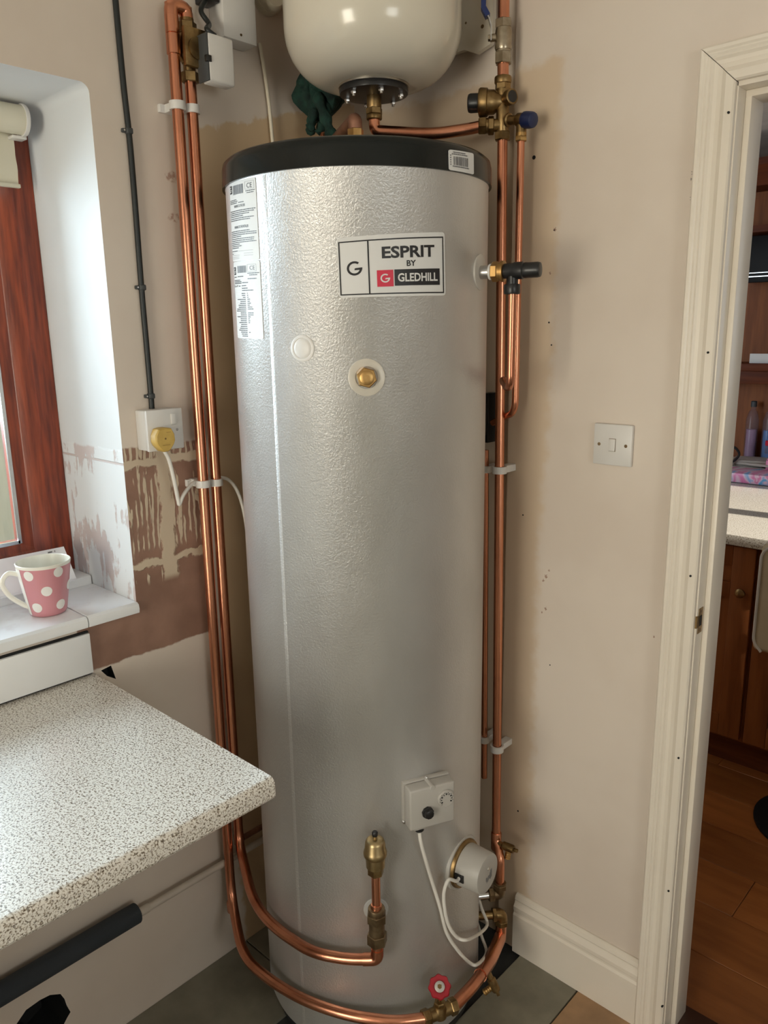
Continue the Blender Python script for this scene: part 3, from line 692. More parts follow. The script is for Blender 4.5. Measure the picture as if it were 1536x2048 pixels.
# ------------------------------------------------------------------ thermostat
tz_ = .668; th = -.351; bq = cyp(th, tz_, TR); yw = -.094
n = V((math.cos(th+yw), math.sin(th+yw), 0)); t = V((-n.y, n.x, 0))
thm = empty('cylinder_thermostat', bq, 'square grey-white thermostat box with dial and black knob on the cylinder', 'thermostat')
HW, HH = .0495, .045
build(MB().obox(bq+n*.004, n*.006, t*(HW+.002), Z*(HH+.002), .002), 'back_plate', plgrey, thm)
cv = build(MB().obox(bq+n*.0255, n*.0145, t*HW, Z*HH, .004, 3).obox(bq+n*.025+t*(-.024)-Z*(HH+.001), n*.010, t*.014, Z*.004, .002), 'cover', plgrey, thm)
build(MB().lathe(bq+n*.010+t*.0+Z*(HH-.003), n, [(0, .006), (.030, .006), (.031, .005)], 12), 'screw_channel', plgrey, cv)
for a_, c_ in ((.0, HH+.0015), (-HW-.001, -HH+.004)): build(MB().lathe(bq+n*.008+t*a_+Z*c_, n, [(0, .0035), (.004, .003), (.005, .001)], 12), 'screw', steel, cv)
dc = bq+n*.040+t*.028+Z*.013
dl = build(MB().lathe(dc-n*.001, n, [(0, .0185), (.004, .0185), (.0055, .0172), (.0065, .0165), (.0065, .0001)], 40), 'dial', plgrey, thm)
dm = MB()
for k in range(9):
    a_ = math.radians(-30+k*30); dm.obox(dc+n*.0057+(t*math.cos(a_)+Z*math.sin(a_))*.0115, n*.0003, (t*math.cos(a_)+Z*math.sin(a_))*.0018, (t*-math.sin(a_)+Z*math.cos(a_))*(.0014 if k % 2 == 0 else .0007))
    dm.obox(dc+n*.0057+(t*math.cos(a_+.26)+Z*math.sin(a_+.26))*.0142, n*.0003, (t*math.cos(a_+.26)+Z*math.sin(a_+.26))*.001, (t*-math.sin(a_+.26)+Z*math.cos(a_+.26))*.0005)
build(dm, 'dial_markings', ink, dl, 0)
kc = bq+n*.040-t*.012-Z*.009
build(MB().lathe(kc-n*.001, n, [(0, .0125), (.006, .0125), (.0065, .0105), (.013, .0095), (.014, .008)], 9), 'reset_knob', plblack, thm)
gl = bq+n*.025-t*.024-Z*(HH+.004)
build(MB().lathe(gl, -Z, [(0, .0105), (.006, .0105), (.010, .007)], 16), 'cable_gland', plblack, thm)
# its white flex, and the heater's flex, hang down and run behind the cylinder
thr_ = ang(TK(966, 1700))
def hook(py, rise):
    q_ = cyp(thr_+.03, 0, TR+.020); z_ = ZAT(q_.x, q_.y, py)
    return [cyp(thr_+.03, z_, TR+.020), cyp(thr_+.16, z_+rise*.5, TR+.012), cyp(thr_+.45, z_+rise, TR+.008), cyp(thr_+.8, z_+rise, TR+.008)]
def tkz(px, py, o): return TK(px, py, o)
fx = [gl-Z*.006, tkz(843, 1690, .028), tkz(860, 1750, .016), tkz(880, 1815, .014), tkz(893, 1865, .014), tkz(915, 1900, .016), tkz(940, 1926, .022), tkz(956, 1928, .030), *hook(1905, .025)]
thing(MB().tube(spl(fx), .0038, 10), 'flex_cable', flexm, 'white flex hanging from the thermostat box down the cylinder', 'cable')
# ------------------------------------------------------------------ immersion heater
p, n, t = radial(926, 1725)
ih = empty('immersion_heater', p, 'round white capped immersion heater with brass flange, low on the cylinder', 'immersion heater')
build(MB().lathe(p-n*.020, n, [(0, .061), (.018, .061), (.021, .059), (.021, .047)], 44), 'collar', plgrey, ih)
build(MB().lathe(p-n*.004, n, [(0, .054), (.008, .054), (.012, .052), (.013, .042)], 44), 'brass_flange', brass, ih)
cp = build(MB().lathe(p+n*.008, n, [(0, .047), (.004, .047), (.050, .0445), (.054, .043), (.0555, .040), (.0555, .0001)], 48), 'cap', plgrey, ih)
build(MB().lathe(p+n*.0634+t*.002+Z*.012, n, [(0, .0042), (.0016, .0036), (.0018, .001)], 14), 'screw', steel, cp)
pr_ = MB(); r_ = random.Random(4)
for i in range(9):
    w_ = .004+r_.random()*.008; pr_.obox(p+n*.0637+t*(.004+.0024*i-.008)+Z*(-.014+.0012*i), n*.0002, t*.0007, Z*w_)
pr_.obox(p+n*.0637+t*(-.006)+Z*(-.010), n*.0002, t*.0022, Z*.0045); build(pr_, 'cap_print', inkgrey, cp, 0)
eh = p+n*.020-t*.046
build(MB().obox(eh-Z*.001, n*.011, t*.0025, Z*.009, .001), 'cable_grommet', plblack, ih)
hx = [eh, eh-t*.012-Z*.001, tkz(897, 1760, .030), tkz(888, 1785, .026), tkz(889, 1815, .024), tkz(897, 1850, .022), tkz(915, 1875, .024), tkz(940, 1878, .032), *hook(1852, .03)]
thing(MB().tube(spl(hx), .0038, 10), 'flex_cable', flexm, 'white flex looping out of the immersion heater cap', 'cable')

# ------------------------------------------------------------------ pipes on the left
PXL = .043
A0, A1 = LW(348, 111, PXL), LW(453, 1650, PXL); B0, B1 = LW(383, 200, PXL), LW(478, 1680, PXL)
def ln(a, b, z_): k = (z_-a.z)/(b.z-a.z); return a+(b-a)*k
R22 = .0118
pa = ln(A0, A1, 2.24); pb = ln(B0, B1, 2.24)
ga = FL(862, 2031, .165)         # gate valve centre lies on the loop round the foot
gv0, gv1 = FL(851, 2036, .172), FL(907, 2012, .170)
loop1 = [pa, ln(A0, A1, .19), FL(486, 1914, .150), FL(540, 1961, .165), FL(612, 2003, .174), FL(700, 2032, .177), FL(790, 2044, .176), gv0]
pipeA = empty('copper_pipe', A1*1, 'copper riser nearest the window that loops round the foot of the cylinder', 'pipe')
build(MB().tube(fil(loop1, {1: .09, 2: .08, 3: .08, 4: .08, 5: .08, 6: .06}, 8), R22, 18), 'pipe_run', copper, pipeA)
jz = ZAT(A1.x, A1.y, 1822)
build(MB().lathe(ln(A0, A1, jz), Z, [(0, .0118), (.003, .0132), (.028, .0132), (.031, .0118)], 18), 'coupling', copper, pipeA)
for py0, py1 in ((30, 68), (68, 110)):
    z0, z1 = ZAT(A0.x, A0.y, py1), ZAT(A0.x, A0.y, py0)
    a_, b_ = ln(A0, A1, z0), ln(A0, A1, z1)
    build(MB().lathe(a_, b_-a_, [(0, .0125), (.0012, .0140), ((z1-z0)-.0012, .0140), (z1-z0, .0125)], 20), 'coupling', copper, pipeA)
zt_ = ZAT(A0.x, A0.y, 8)
ta, tb = ln(A0, A1, zt_), ln(B0, B1, zt_)
build(MB().tube(fil([ln(A0, A1, zt_-.028), ta, tb, ln(B0, B1, zt_-.028)], .018, 6), .0138, 16), 'bridge_bend', copper, pipeA)
# second riser, bending off to the air vent tee
vt = PB+NB*.036                        # upright through the tee
def onv(py): return V((vt.x, vt.y, ZAT(vt.x, vt.y, py)))
ez = ZAT(vt.x, vt.y, 1918)
mvz1, mvz0 = ZAT(B0.x, B0.y, 50), ZAT(B0.x, B0.y, 163)
loop2 = [ln(B0, B1, mvz0), ln(B0, B1, .335), FL(505, 1800, .30), FL(545, 1853, .310), FL(625, 1906, .318), FL(700, 1919, .322), V((vt.x, vt.y, ez)), onv(1885)]
pipeB = empty('copper_pipe', B1*1, 'copper riser beside the cylinder, bent forward to the air vent tee', 'pipe')
build(MB().tube(fil(loop2, {1: .05, 2: .06, 3: .06, 4: .06, 5: .05, 6: .022}, 8), R22, 18), 'pipe_run', copper, pipeB)
e_ = V((vt.x, vt.y, ez)); dr_ = (loop2[5]-e_).normalized()
build(MB().tube(fil([e_+dr_*.030, e_, e_+Z*.026], .02, 7), .0132, 18), 'elbow', copper, pipeB)
build(MB().tube([ln(B0, B1, mvz1), ln(B0, B1, 2.24)], .0125, 16), 'upper_run', copper, pipeB)
build(MB().lathe(ln(B0, B1, .355)-Z*.02, Z, [(0, .0118), (.002, .013), (.026, .013), (.028, .0118)], 18), 'coupling', copper, pipeB)
s0 = ln(B0, B1, .345)
thing(MB().tube([s0+Y*.013, s0+V((.0, .18, .0))], .0075, 12), 'copper_pipe', copper_dull, 'thin tarnished copper pipe running back along the wall behind the cylinder', 'pipe')
# air vent assembly
av = empty('air_vent', V((vt.x, vt.y, onv(1890).z)), 'brass automatic air vent on a short copper upright in front of the cylinder', 'air vent')
z_ = lambda py: ZAT(vt.x, vt.y, py)
def vl(py): return V((vt.x, vt.y, z_(py)))
build(MB().hexn(vl(1886), vl(1866), .0212).lathe(vl(1868), Z, [(0, .0165), (z_(1838)-z_(1868), .0165)], 20).hexn(vl(1842), vl(1826), .0212, .2).cyl(vl(1828), vl(1815), .0175, 20, .002), 'compression_tee', bronze, av)
build(MB().cyl(vt+Z*(PB.z-vt.z), PB-NB*.004, .0105, 16), 'tank_connector', bronze, av)
build(MB().tube([vl(1822), vl(1742)], .0092, 14), 'upright', copper, av)
build(MB().lathe(vl(1822), Z, [(0, .0125), (.016, .0112), (.017, .0095)], 16), 'reducer', copper, av)
build(MB().hexn(vl(1748), vl(1733), .0165), 'nut', brass, av)
zv0, zv1 = z_(1735), z_(1677); H = zv1-zv0
build(MB().lathe(vl(1735), Z, [(0, .014), (H*.05, .0190), (H*.38, .0200), (H*.44, .0235), (H*.52, .0240), (H*.60, .0230), (H*.64, .0215), (H*.88, .0200), (H*.96, .0175), (H, .0135), (H, .0045), (H+.008, .0042), (H+.008, .003)], 28), 'vent_body', pm('vent_brass', (.46, .35, .19), .38, 1.0, (.34, .25, .12), 30), av)
build(MB().lathe(V((vt.x, vt.y, zv1+.006)), Z, [(0, .0055), (.002, .006), (.008, .006), (.010, .0045)], 14), 'vent_cap', plblack, av)
# pipe clips on the left wall: double clips
def dclip(py1, py2, label, grp=None):
    za, zb_ = ZAT(A0.x, A0.y, py1), ZAT(B0.x, B0.y, py2)
    a_, b_ = ln(A0, A1, za), ln(B0, B1, zb_); m_ = MB()
    for c_, r_ in ((a_, .0165), (b_, .0155)):
        m_.lathe(c_-Z*.008, Z, [(0, r_), (.016, r_), (.016, .0114), (0, .0114), (0, r_)], 28, False)
        m_.box((.0, c_.y-.009, c_.z-.008), (c_.x-.012, c_.y+.009, c_.z+.008), .001, 1)
    m_.box((.0, a_.y-.020, (za+zb_)/2-.008), (.010, b_.y+.016, (za+zb_)/2+.008), .001, 1)
    return thing(m_, 'pipe_clip', plwhite, label, 'pipe clip', grp)
dclip(212, 219, 'white double pipe clip holding both risers below the motorised valve', None)
dclip(967, 964, 'white double pipe clip holding both risers at the stripped plaster', None)
# motorised valve
mv = empty('motorised_valve', ln(B0, B1, (mvz0+mvz1)/2), 'brass motorised valve with white actuator box on the riser', 'valve')
bz_ = lambda py: ln(B0, B1, ZAT(B0.x, B0.y, py))
build(MB().hexn(bz_(166), bz_(145), .0190).cyl(bz_(146), bz_(128), .0125, 18).lathe(bz_(128), Z, [(0, .0145), (.01, .0205), (.03, .0215), (.05, .0170), (bz_(66).z-bz_(128).z, .0140)], 22).hexn(bz_(66), bz_(45), .0195).cyl(bz_(46), bz_(38), .0145, 18), 'valve_body', brass, mv)
c_ = bz_(105)
build(MB().cyl(c_, c_+X*.034, .0205, 22).box((c_.x+.018, c_.y-.026, c_.z-.034), (c_.x+.030, c_.y+.026, c_.z+.038), .002), 'bonnet', brass, mv)
# actuator: dark base plate with a white cover facing the room
ax0 = c_.x+.030; fx_ = c_.x+.062
pT, pB = LW(413, 62, fx_), LW(418, 158, fx_); pR = LW(469, 120, fx_)
ay0 = (pT.y+pB.y)/2; ay1 = pR.y; az0, az1 = pB.z-.002, pT.z
build(MB().box((ax0, ay0+.003, az0+.003), (fx_-.024, ay1-.003, az1-.003), .002), 'actuator_base', grey_plate, mv)
ac = build(MB().box((fx_-.025, ay0+.0015, az0), (fx_, ay1, az1), .005, 3).box((ax0+.004, ay0+.006, az0-.001), (fx_-.006, ay1-.004, az0+.006), .002), 'actuator_cover', plwhite, mv)
build(MB().box((fx_-.036, ay0-.0005, az0+.001), (fx_-.001, ay0+.004, az1-.001), .001), 'side_plate', grey_plate, mv)
lv = LW(424, 118, fx_)
build(MB().box((fx_-.006, ay0-.004, lv.z-.006), (fx_+.002, ay0+.008, lv.z+.006), .001), 'lever', plblack, ac)
# white control box, its lead, cream cable and rose
q0, q1 = LW(449, 78, .05), LW(515, 93, .05)
zb0 = q1.z; cb = empty('control_box', (0.02, q0.y, zb0), 'white wall-hung control box above the actuator', 'control box')
build(MB().box((.0, q0.y, zb0), (.05, q1.y, zb0+.26), .003), 'case', plwhite, cb)
ps = LW(482, 70, .05); build(MB().lathe(ps, X, [(-.001, .003), (.0012, .0026), (.0013, .001)], 10), 'screw', bronze, cb)
ckz = LW(420, 2, .03)
build(MB().box((.0, ckz.y-.017, ckz.z-.004), (.045, ckz.y+.014, ckz.z+.03), .003), 'cable_entry', plblack, cb)
at = V((ax0+.020, ay0+.030, az1))
thing(MB().tube(spl([V((.03, ckz.y-.010, ckz.z+.0)), LW(402, 22, .04), LW(418, 48, .055), at+V((-.008, -.014, .012)), at+Z*.0]), .0052, 12), 'control_cable', blackcable, 'short black cable from the control box into the actuator top', 'cable')
thing(MB().tube(spl([LW(519, 86, .012), LW(527, 130, .012), LW(537, 200, .012), LW(544, 270, .012), LW(549, 330, .012), LW(560, 480, .012)]), .0042, 10), 'mains_cable', plcream, 'cream cable dropping from the control box behind the black lid', 'cable')
rc = LW(531, -8, 0.0)
rs = empty('ceiling_rose', rc, 'round cream junction box on the wall beside the control box', 'junction box')
build(MB().lathe(rc, X, [(0, .040), (.010, .040), (.014, .038)], 36), 'base', plcream, rs)
build(MB().lathe(rc+X*.014, X, [(0, .037), (.012, .034), (.018, .028), (.019, .0001)], 36), 'cover', plcream, rs)
# black surface cable with its clips, socket
bcp = [LW(229, -30, .006), LW(231, 0, .006), LW(246, 160, .006), LW(257.5, 262, .006), LW(268, 380, .006), LW(283, 575, .006), LW(294, 700, .006), LW(302, 792, .006), LW(304, 822, .006)]
bk = MB(); sp_ = spl(bcp, 6)
bk.tube(sp_, .0060, 10); thing(bk, 'surface_cable', blackcable, 'black cable clipped down the wall to the socket', 'cable')
for (px, py), w_ in zip(((257.5, 262), (284, 575), (302, 792)), ('highest on the black cable', 'halfway down the black cable', 'just above the socket')):
    c_ = LW(px, py, .006); k_ = MB().box((0, c_.y-.0072, c_.z-.006), (.0125, c_.y+.0072, c_.z+.006), .003, 3).box((0, c_.y-.0145, c_.z-.004), (.008, c_.y-.006, c_.z+.004), .002)
    e_ = empty('cable_clip', V((0, c_.y, c_.z-.006)), 'small grey cable clip '+w_, 'cable clip', 'clips on the black cable')
    build(k_, 'clip_body', grey_plate, e_); build(MB().lathe((.008, c_.y-.0105, c_.z), X, [(-.002, .002), (.001, .002)], 8), 'nail', steel, e_)
sk = empty('wall_socket', (0, -.62, 1.36), 'white single switched socket in a deep surface box', 'socket')
sy0, sy1, sz0, sz1 = -.664, -.578, 1.362, 1.449
build(MB().box((0, sy0+.001, sz0+.001), (.038, sy1-.001, sz1-.001), .003), 'back_box', plwhite, sk)
fp = build(MB().box((.0385, sy0, sz0), (.048, sy1, sz1), .0025), 'face_plate', plwhite, sk)
rk = LW(347, 838, .05); build(MB().obox((.0495, rk.y, rk.z), (.0022, 0, .0006), (0, .006, 0), (0, 0, .0115), .001), 'rocker_switch', plwhite, sk)
ss = LW(355, 859, .05); build(MB().lathe((.048, ss.y, ss.z), X, [(-.001, .0032), (.0006, .003), (.0007, .0012)], 10), 'screw', steel, fp)
pc_ = LW(331, 879, .07)
pg = empty('plug', V((.048, pc_.y, pc_.z)), 'yellowed cream three-pin plug pushed into the socket', 'plug')
pl_ = [(-.020, -.012), (-.0235, -.004), (-.0225, .010), (-.016, .0225), (-.006, .0245), (.006, .0245), (.016, .0225), (.0225, .010), (.0235, -.004), (.020, -.012), (.010, -.024), (.004, -.0265), (-.004, -.0265), (-.010, -.024)]
pb_ = MB(); La = []
for x_, k_ in ((.0482, .93), (.051, 1.0), (.066, 1.0), (.070, .97), (.0725, .88)): La.append([V((x_, pc_.y+a_*k_, pc_.z+b_*k_)) for a_, b_ in pl_])
nn = len(pl_)
pb_.add([p for r_ in La for p in r_], [(j*nn+i, j*nn+(i+1) % nn, (j+1)*nn+(i+1) % nn, (j+1)*nn+i) for j in range(4) for i in range(nn)]+[tuple(range(4*nn, 5*nn)), tuple(range(nn-1, -1, -1))])
pbd = build(pb_, 'plug_body', yellow, pg, 30)
build(MB().lathe((.0722, pc_.y-.001, pc_.z+.002), X, [(0, .0022), (.0007, .0020), (.0008, .0006)], 10), 'screw', brass, pbd)
for b0_, b1_ in (((-.009, -.0125), (.009, -.0105)), ((.002, .014), (.012, .0155))): build(MB().box((.0722, pc_.y+b0_[0], pc_.z+b0_[1]), (.0728, pc_.y+b1_[0], pc_.z+b1_[1])), 'raised_mark', pm('yellow_mark', (.42, .27, .06), .5), pbd, 0)
ck = LW(404, 966, .045)
fxp = [V((.060, pc_.y+.001, pc_.z-.025)), LW(338, 920, .058), LW(347, 955, .055), LW(356, 1000, .055), LW(359, 1008, .055), LW(367, 990, .052), LW(385, 967, .036), LW(405, 958, .018), LW(440, 955, .018), LW(460, 962, .03), LW(476, 985, .036), LW(487, 1020, .036), LW(494, 1065, .036), LW(497, 1120, .036)]
thing(MB().tube(spl(fxp), .0042, 10), 'appliance_flex', flexm, 'white flex from the yellowed plug, kinked over the pipe clip and away behind the cylinder', 'cable')
# lagged pipe and painted pipe along the skirting height
fo = [LW(270, 1830, .03), LW(0, 1981, .03)]; zf = .303
lg = empty('lagged_pipe', V((.03, -1.2, zf-.024)), 'dark grey foam lagged pipe along the wall beneath the worktop', 'pipe')
build(MB().lathe((.033, -1.72, zf), Y, [(0, .0235), (1.72-.787, .0235), (1.72-.785, .022), (1.72-.785, .009)], 28), 'foam_sleeve', foam, lg)
build(MB().tube([(.025, -.80, .294), (.025, -.775, .292), (.025, -.54, .290), (.025, -.20, .290)], .0085, 14), 'painted_pipe', greypaint, lg)
build(MB().lathe((.025, -.775, .292), Y, [(0, .0105), (.022, .0105), (.024, .009)], 14), 'joint', greypaint, lg)

# ------------------------------------------------------------------ pipes on the right
C0, C1 = DW(1004.5, 330, .052), DW(994, 1500, .052)
PX_, PY_ = C0.x, C0.y
def cl(py): return ln(C0, C1, ZAT(C0.x, C0.y, py))
zdr = ZAT(C1.x, C1.y, 1680)
cbot = DW(1000, 1768, .075)
pipeC = empty('copper_pipe', cbot, 'long copper pipe from the combination valve down the corner to the lower elbow', 'pipe')
R22C = .0108
build(MB().tube(fil([cl(276), ln(C0, C1, zdr), cbot+Z*.075, cbot-Z*.01], .03), R22C, 18), 'pipe_run', copper, pipeC)
dt = ln(C0, C1, zdr)
build(MB().lathe(dt-Z*.025, Z, [(0, .0118), (.003, .0132), (.047, .0132), (.05, .0118)], 18), 'drain_tee', copper, pipeC)
def draincock(p, d1, label, d2=None):
    p = V(p); d1 = V(d1).normalized(); d2 = V(d2 or (-.2, -.2, -1)).normalized()
    e = empty('drain_cock', p, label, 'drain cock', 'brass drain cocks')
    build(MB().cyl(p, p+d1*.016, .0072, 12).lathe(p+d1*.014, d1, [(0, .0075), (.003, .0105), (.028, .0105), (.032, .0090)], 16), 'body', brass, e)
    build(MB().obox(p+d1*.051, d1*.006, d1.cross(d2).normalized()*.0035, d1.cross(d1.cross(d2)).normalized()*.0035, .0006), 'spindle', brass, e)
    m_ = MB()
    for k in range(4): m_.lathe(p+d1*.032+d2*(.007+.006*k), d2, [(0, .0066), (.0042, .0078), (.0058, .0066)], 12)
    build(m_, 'hose_tail', brass_bright, e); return e
draincock(dt+V((.008, -.006, .0)), (1, .12, .0), 'brass drain cock sticking out of the upright copper pipe by the skirting end', (-.05, -.1, -1))
# clips on wall
def sclip(p, wallY, r, label, h=.008):
    m_ = MB().lathe(p-Z*h, Z, [(0, r+.0048), (2*h, r+.0048), (2*h, r+.0002), (0, r+.0002), (0, r+.0048)], 26, False)
    m_.box((p.x-.010, p.y+r, p.z-h), (p.x+.010, wallY, p.z+h), .001, 1)
    return thing(m_, 'pipe_clip', plwhite, label, 'pipe clip')
for py, lb in ((939, 'upper'), (1492, 'lower')):
    sclip(cl(py), (0 if cl(py).x > STEP else .018), R22, 'white pipe clip on the long copper pipe, the %s of its two' % lb)
# back pipe against the wall, seen between cylinder and long pipe
G0, G1 = DW(971.5, 900, .03), DW(968.5, 1555, .03)
thing(MB().tube([G0+Z*.0, G1], .0075, 12), 'copper_pipe', copper, 'thin copper pipe in the gap between the cylinder and the wall', 'pipe')
sclip(DW(972, 938, .03), .018, .0075, 'white pipe clip on the thin pipe in the gap, the upper of its two')
sclip(DW(969, 1478, .03), .018, .0075, 'white pipe clip on the thin pipe in the gap, the lower of its two')
zz0, zz1 = DW(979, 885, .012).z, DW(979, 786, .012).z; xg = DW(979, 835, .012).x
thing(MB().box((xg-.02, -.022, zz0), (xg+.003, .018, zz1), .002).box((xg-.016, -.028, zz0+.02), (xg+.001, -.021, zz1-.025), .002), 'mounting_strip', plblack, 'black plastic mounting strip on the wall behind the cylinder', 'bracket')
# combination valve
def cv_(py, dx=0.0): v_ = cl(py); return v_
cmb = empty('combination_valve', cl(282), 'brass combination inlet valve with black and blue caps above the lid', 'valve')
z0_, zt2 = cl(280).z, cl(152).z
ax_ = cl(220)
body = MB().hexn(cl(281), cl(264), .0175).cyl(cl(266), cl(190), .0135, 22, .002).lathe(cl(192), Z, [(0, .0135), (.012, .0150), (.022, .0125), (cl(176).z-cl(192).z+.006, .0130)], 22).hexn(cl(180), cl(166), .0165, .3).cyl(cl(168), cl(152), .0175, 22, .003)
vb = build(body, 'valve_body', brass, cmb)
cR = cl(203); dirL = (DW(930, 200, .052)-DW(1000, 202, .052)); dirL = V((-.86, -.51, .02)).normalized()
build(MB().lathe(cR, dirL, [(0, .015), (.012, .0185), (.018, .0235), (.030, .0245), (.032, .0275), (.046, .0285), (.049, .0265), (.051, .017)], 28).cyl(cR, cl(185)-Z*.0+dirL*.016, .010, 16), 'regulator_housing', brass, cmb)
build(MB().lathe(cR+dirL*.049, dirL, [(0, .0185), (.018, .0188), (.022, .017), (.0235, .013)], 18), 'black_cap', plblack, cmb)
dirF = V((.96, -.28, .0)).normalized()
gp_ = build(MB().lathe(cl(200), dirF, [(0, .010), (.016, .0125), (.018, .0150), (.030, .0150), (.031, .0135), (.031, .010)], 24), 'gauge_port', brass, cmb)
build(MB().lathe(cl(200)+dirF*.0305, dirF, [(0, .0115), (.001, .0115), (.0015, .010)], 24), 'port_plug', plblack, gp_)
# balanced outlet to the vessel pipe
cO = cl(250); dO = V((-.80, -.60, .0)).normalized()
build(MB().cyl(cO, cO+dO*.022, .0125, 18).hexn(cO+dO*.018, cO+dO*.030, .0185).cyl(cO+dO*.029, cO+dO*.036, .0150, 20).hexn(cO+dO*.034, cO+dO*.050, .0180, .3), 'side_outlet', brass, cmb)
# relief valve arm with blue cap
cB = cl(240); dB = V((.92, -.38, .02)).normalized()
ro = DW(1043, 240, .060); dB = (ro-cB).normalized(); LB = (ro-cB).length
build(MB().cyl(cB, cB+dB*LB, .0095, 16).lathe(cB+dB*.014, dB, [(0, .0105), (.002, .013), (.005, .013), (.007, .0105)], 18).lathe(cB+dB*(LB-.012), dB, [(0, .011), (.004, .0135), (.016, .0135), (.022, .0140)], 22), 'relief_arm', brass, cmb)
build(MB().lathe(cB+dB*(LB+.008), dB, [(0, .0155), (.002, .0165), (.018, .0160), (.024, .0145), (.026, .011)], 12), 'blue_cap', plnavy, cmb)
rdn = cB+dB*LB
rz = lambda py: V((rdn.x, rdn.y, ZAT(rdn.x, rdn.y, py)))
build(MB().cyl(rdn, rz(268), .0105, 18), 'relief_outlet', brass, cmb); build(MB().hexn(rz(283), rz(272), .0125).cyl(rz(274), rz(266), .0110, 16), 'outlet_nut', brass_bright, cmb)
# 15 mm discharge pipe
dD = [rz(281), V((rdn.x, rdn.y, ZAT(rdn.x, rdn.y, 828)+.004)), DW(1008, 834, .035), DW(985, 846, .030)]
thing(MB().tube(fil(dD, .035, 9), .0075, 14), 'copper_pipe', copper, 'narrow copper discharge pipe below the blue cap, hooking behind the long pipe', 'pipe')
# ball valve above
bvx = empty('ball_valve', cl(125), 'nickel ball valve with a blue lever on the pipe above', 'valve')
build(MB().hexn(cl(128), cl(104), .0178).cyl(cl(106), cl(97), .0150, 20), 'nut', nickel, bvx)
build(MB().lathe(cl(100), Z, [(0, .0160), (.005, .0175), (.012, .0165), (.030, .0175), (.040, .0160), (cl(56).z-cl(100).z, .0150)], 22), 'valve_body', nickel, bvx)
build(MB().hexn(cl(57), cl(38), .0178), 'nut', nickel, bvx)
bc_ = cl(74); dl_ = V((-.80, -.60, 0)).normalized()
build(MB().cyl(bc_, bc_+dl_*.026, .0075, 14).hexn(bc_+dl_*.024, bc_+dl_*.031, .0065), 'spindle', nickel, bvx)
l0 = bc_+dl_*.025; side = dl_.cross(Z).normalized()
lvp = [l0-Z*.006+dl_*.0, l0+Z*.020, l0+Z*.034+dl_*.004, l0+Z*.055+dl_*.016, l0+Z*.075+dl_*.016, l0+Z*.115+dl_*.016]
def strap(path, w_, th_, sd):
    m_ = MB(); vs = []; n = len(path)
    for i, p_ in enumerate(path):
        t_ = (path[min(i+1, n-1)]-path[max(i-1, 0)]).normalized(); nn_ = t_.cross(sd).normalized()
        vs += [p_+sd*w_/2+nn_*th_/2, p_-sd*w_/2+nn_*th_/2, p_-sd*w_/2-nn_*th_/2, p_+sd*w_/2-nn_*th_/2]
    fs = [(4*i+k, 4*i+(k+1) % 4, 4*i+4+(k+1) % 4, 4*i+4+k) for i in range(n-1) for k in range(4)]+[(3, 2, 1, 0), tuple(4*n-4+k for k in range(4))]
    return m_.add(vs, fs)
lev = build(strap(lvp, .017, .0025, side), 'lever', steel, bvx)
build(strap([lvp[2]+(lvp[3]-lvp[2])*.25]+lvp[3:], .020, .010, side), 'grip', blue_grip, lev)
thing(MB().tube([cl(40), ln(C0, C1, 2.449)], R22, 18), 'copper_pipe', copper, 'copper mains pipe entering the ball valve from above', 'pipe')
thing(MB().tube([cl(153), cl(105)], R22, 18), 'copper_pipe', copper, 'short copper stub between the ball valve and the combination valve', 'pipe')
# ------------------------------------------------------------------ T and P relief valve
p, n, t = radial(960, 545)
tp = empty('relief_valve', p, 'black temperature and pressure relief valve with brass nut on the cylinder side', 'valve')
build(MB().lathe(p-n*.006, n, [(0, .033), (.0075, .033), (.0085, .031), (.0080, .010)], 40), 'flange_washer', pm('grey_washer2', (.56, .53, .48), .35), tp)
build(MB().cyl(p, p+n*.020, .0125, 22), 'threaded_stub', steel, tp); build(MB().cyl(p+n*.019, p+n*.024, .0148, 22, .001), 'seal', plwhite, tp)
build(MB().hexn(p+n*.024, p+n*.037, .0185).cyl(p+n*.036, p+n*.043, .0172, 24, .001).lathe(p+n*.043, n, [(0, .0195), (.005, .0195), (.0055, .018)], 28), 'brass_nut', brass_bright, tp)
build(MB().lathe(p+n*.046, n, [(0, .0125), (.001, .0138), (.020, .0145), (.022, .0158), (.038, .0158), (.040, .0135)], 26), 'body', plblack, tp)
build(MB().lathe(p+n*.084, n, [(0, .0130), (.004, .0145), (.010, .0140), (.028, .0142), (.033, .0130), (.034, .010)], 14), 'turn_cap', plblack, tp)
oc = p+n*.064
build(MB().cyl(oc, oc-Z*.026, .0105, 18).lathe(oc-Z*.024, -Z, [(0, .0145), (.002, .0155), (.016, .0155), (.018, .0145)], 20), 'outlet', plblack, tp)
# its discharge pipe turns back beside the cylinder
o1 = oc-Z*.042; zq = ZAT(o1.x, o1.y, 772)
thing(MB().tube(fil([o1, V((o1.x, o1.y, zq)), V((o1.x-.028, o1.y+.030, zq-.006)), V((o1.x-.075, o1.y+.085, zq+.004))], .030, 9), .0078, 14), 'copper_pipe', copper, 'copper discharge pipe hanging from the black relief valve', 'pipe')

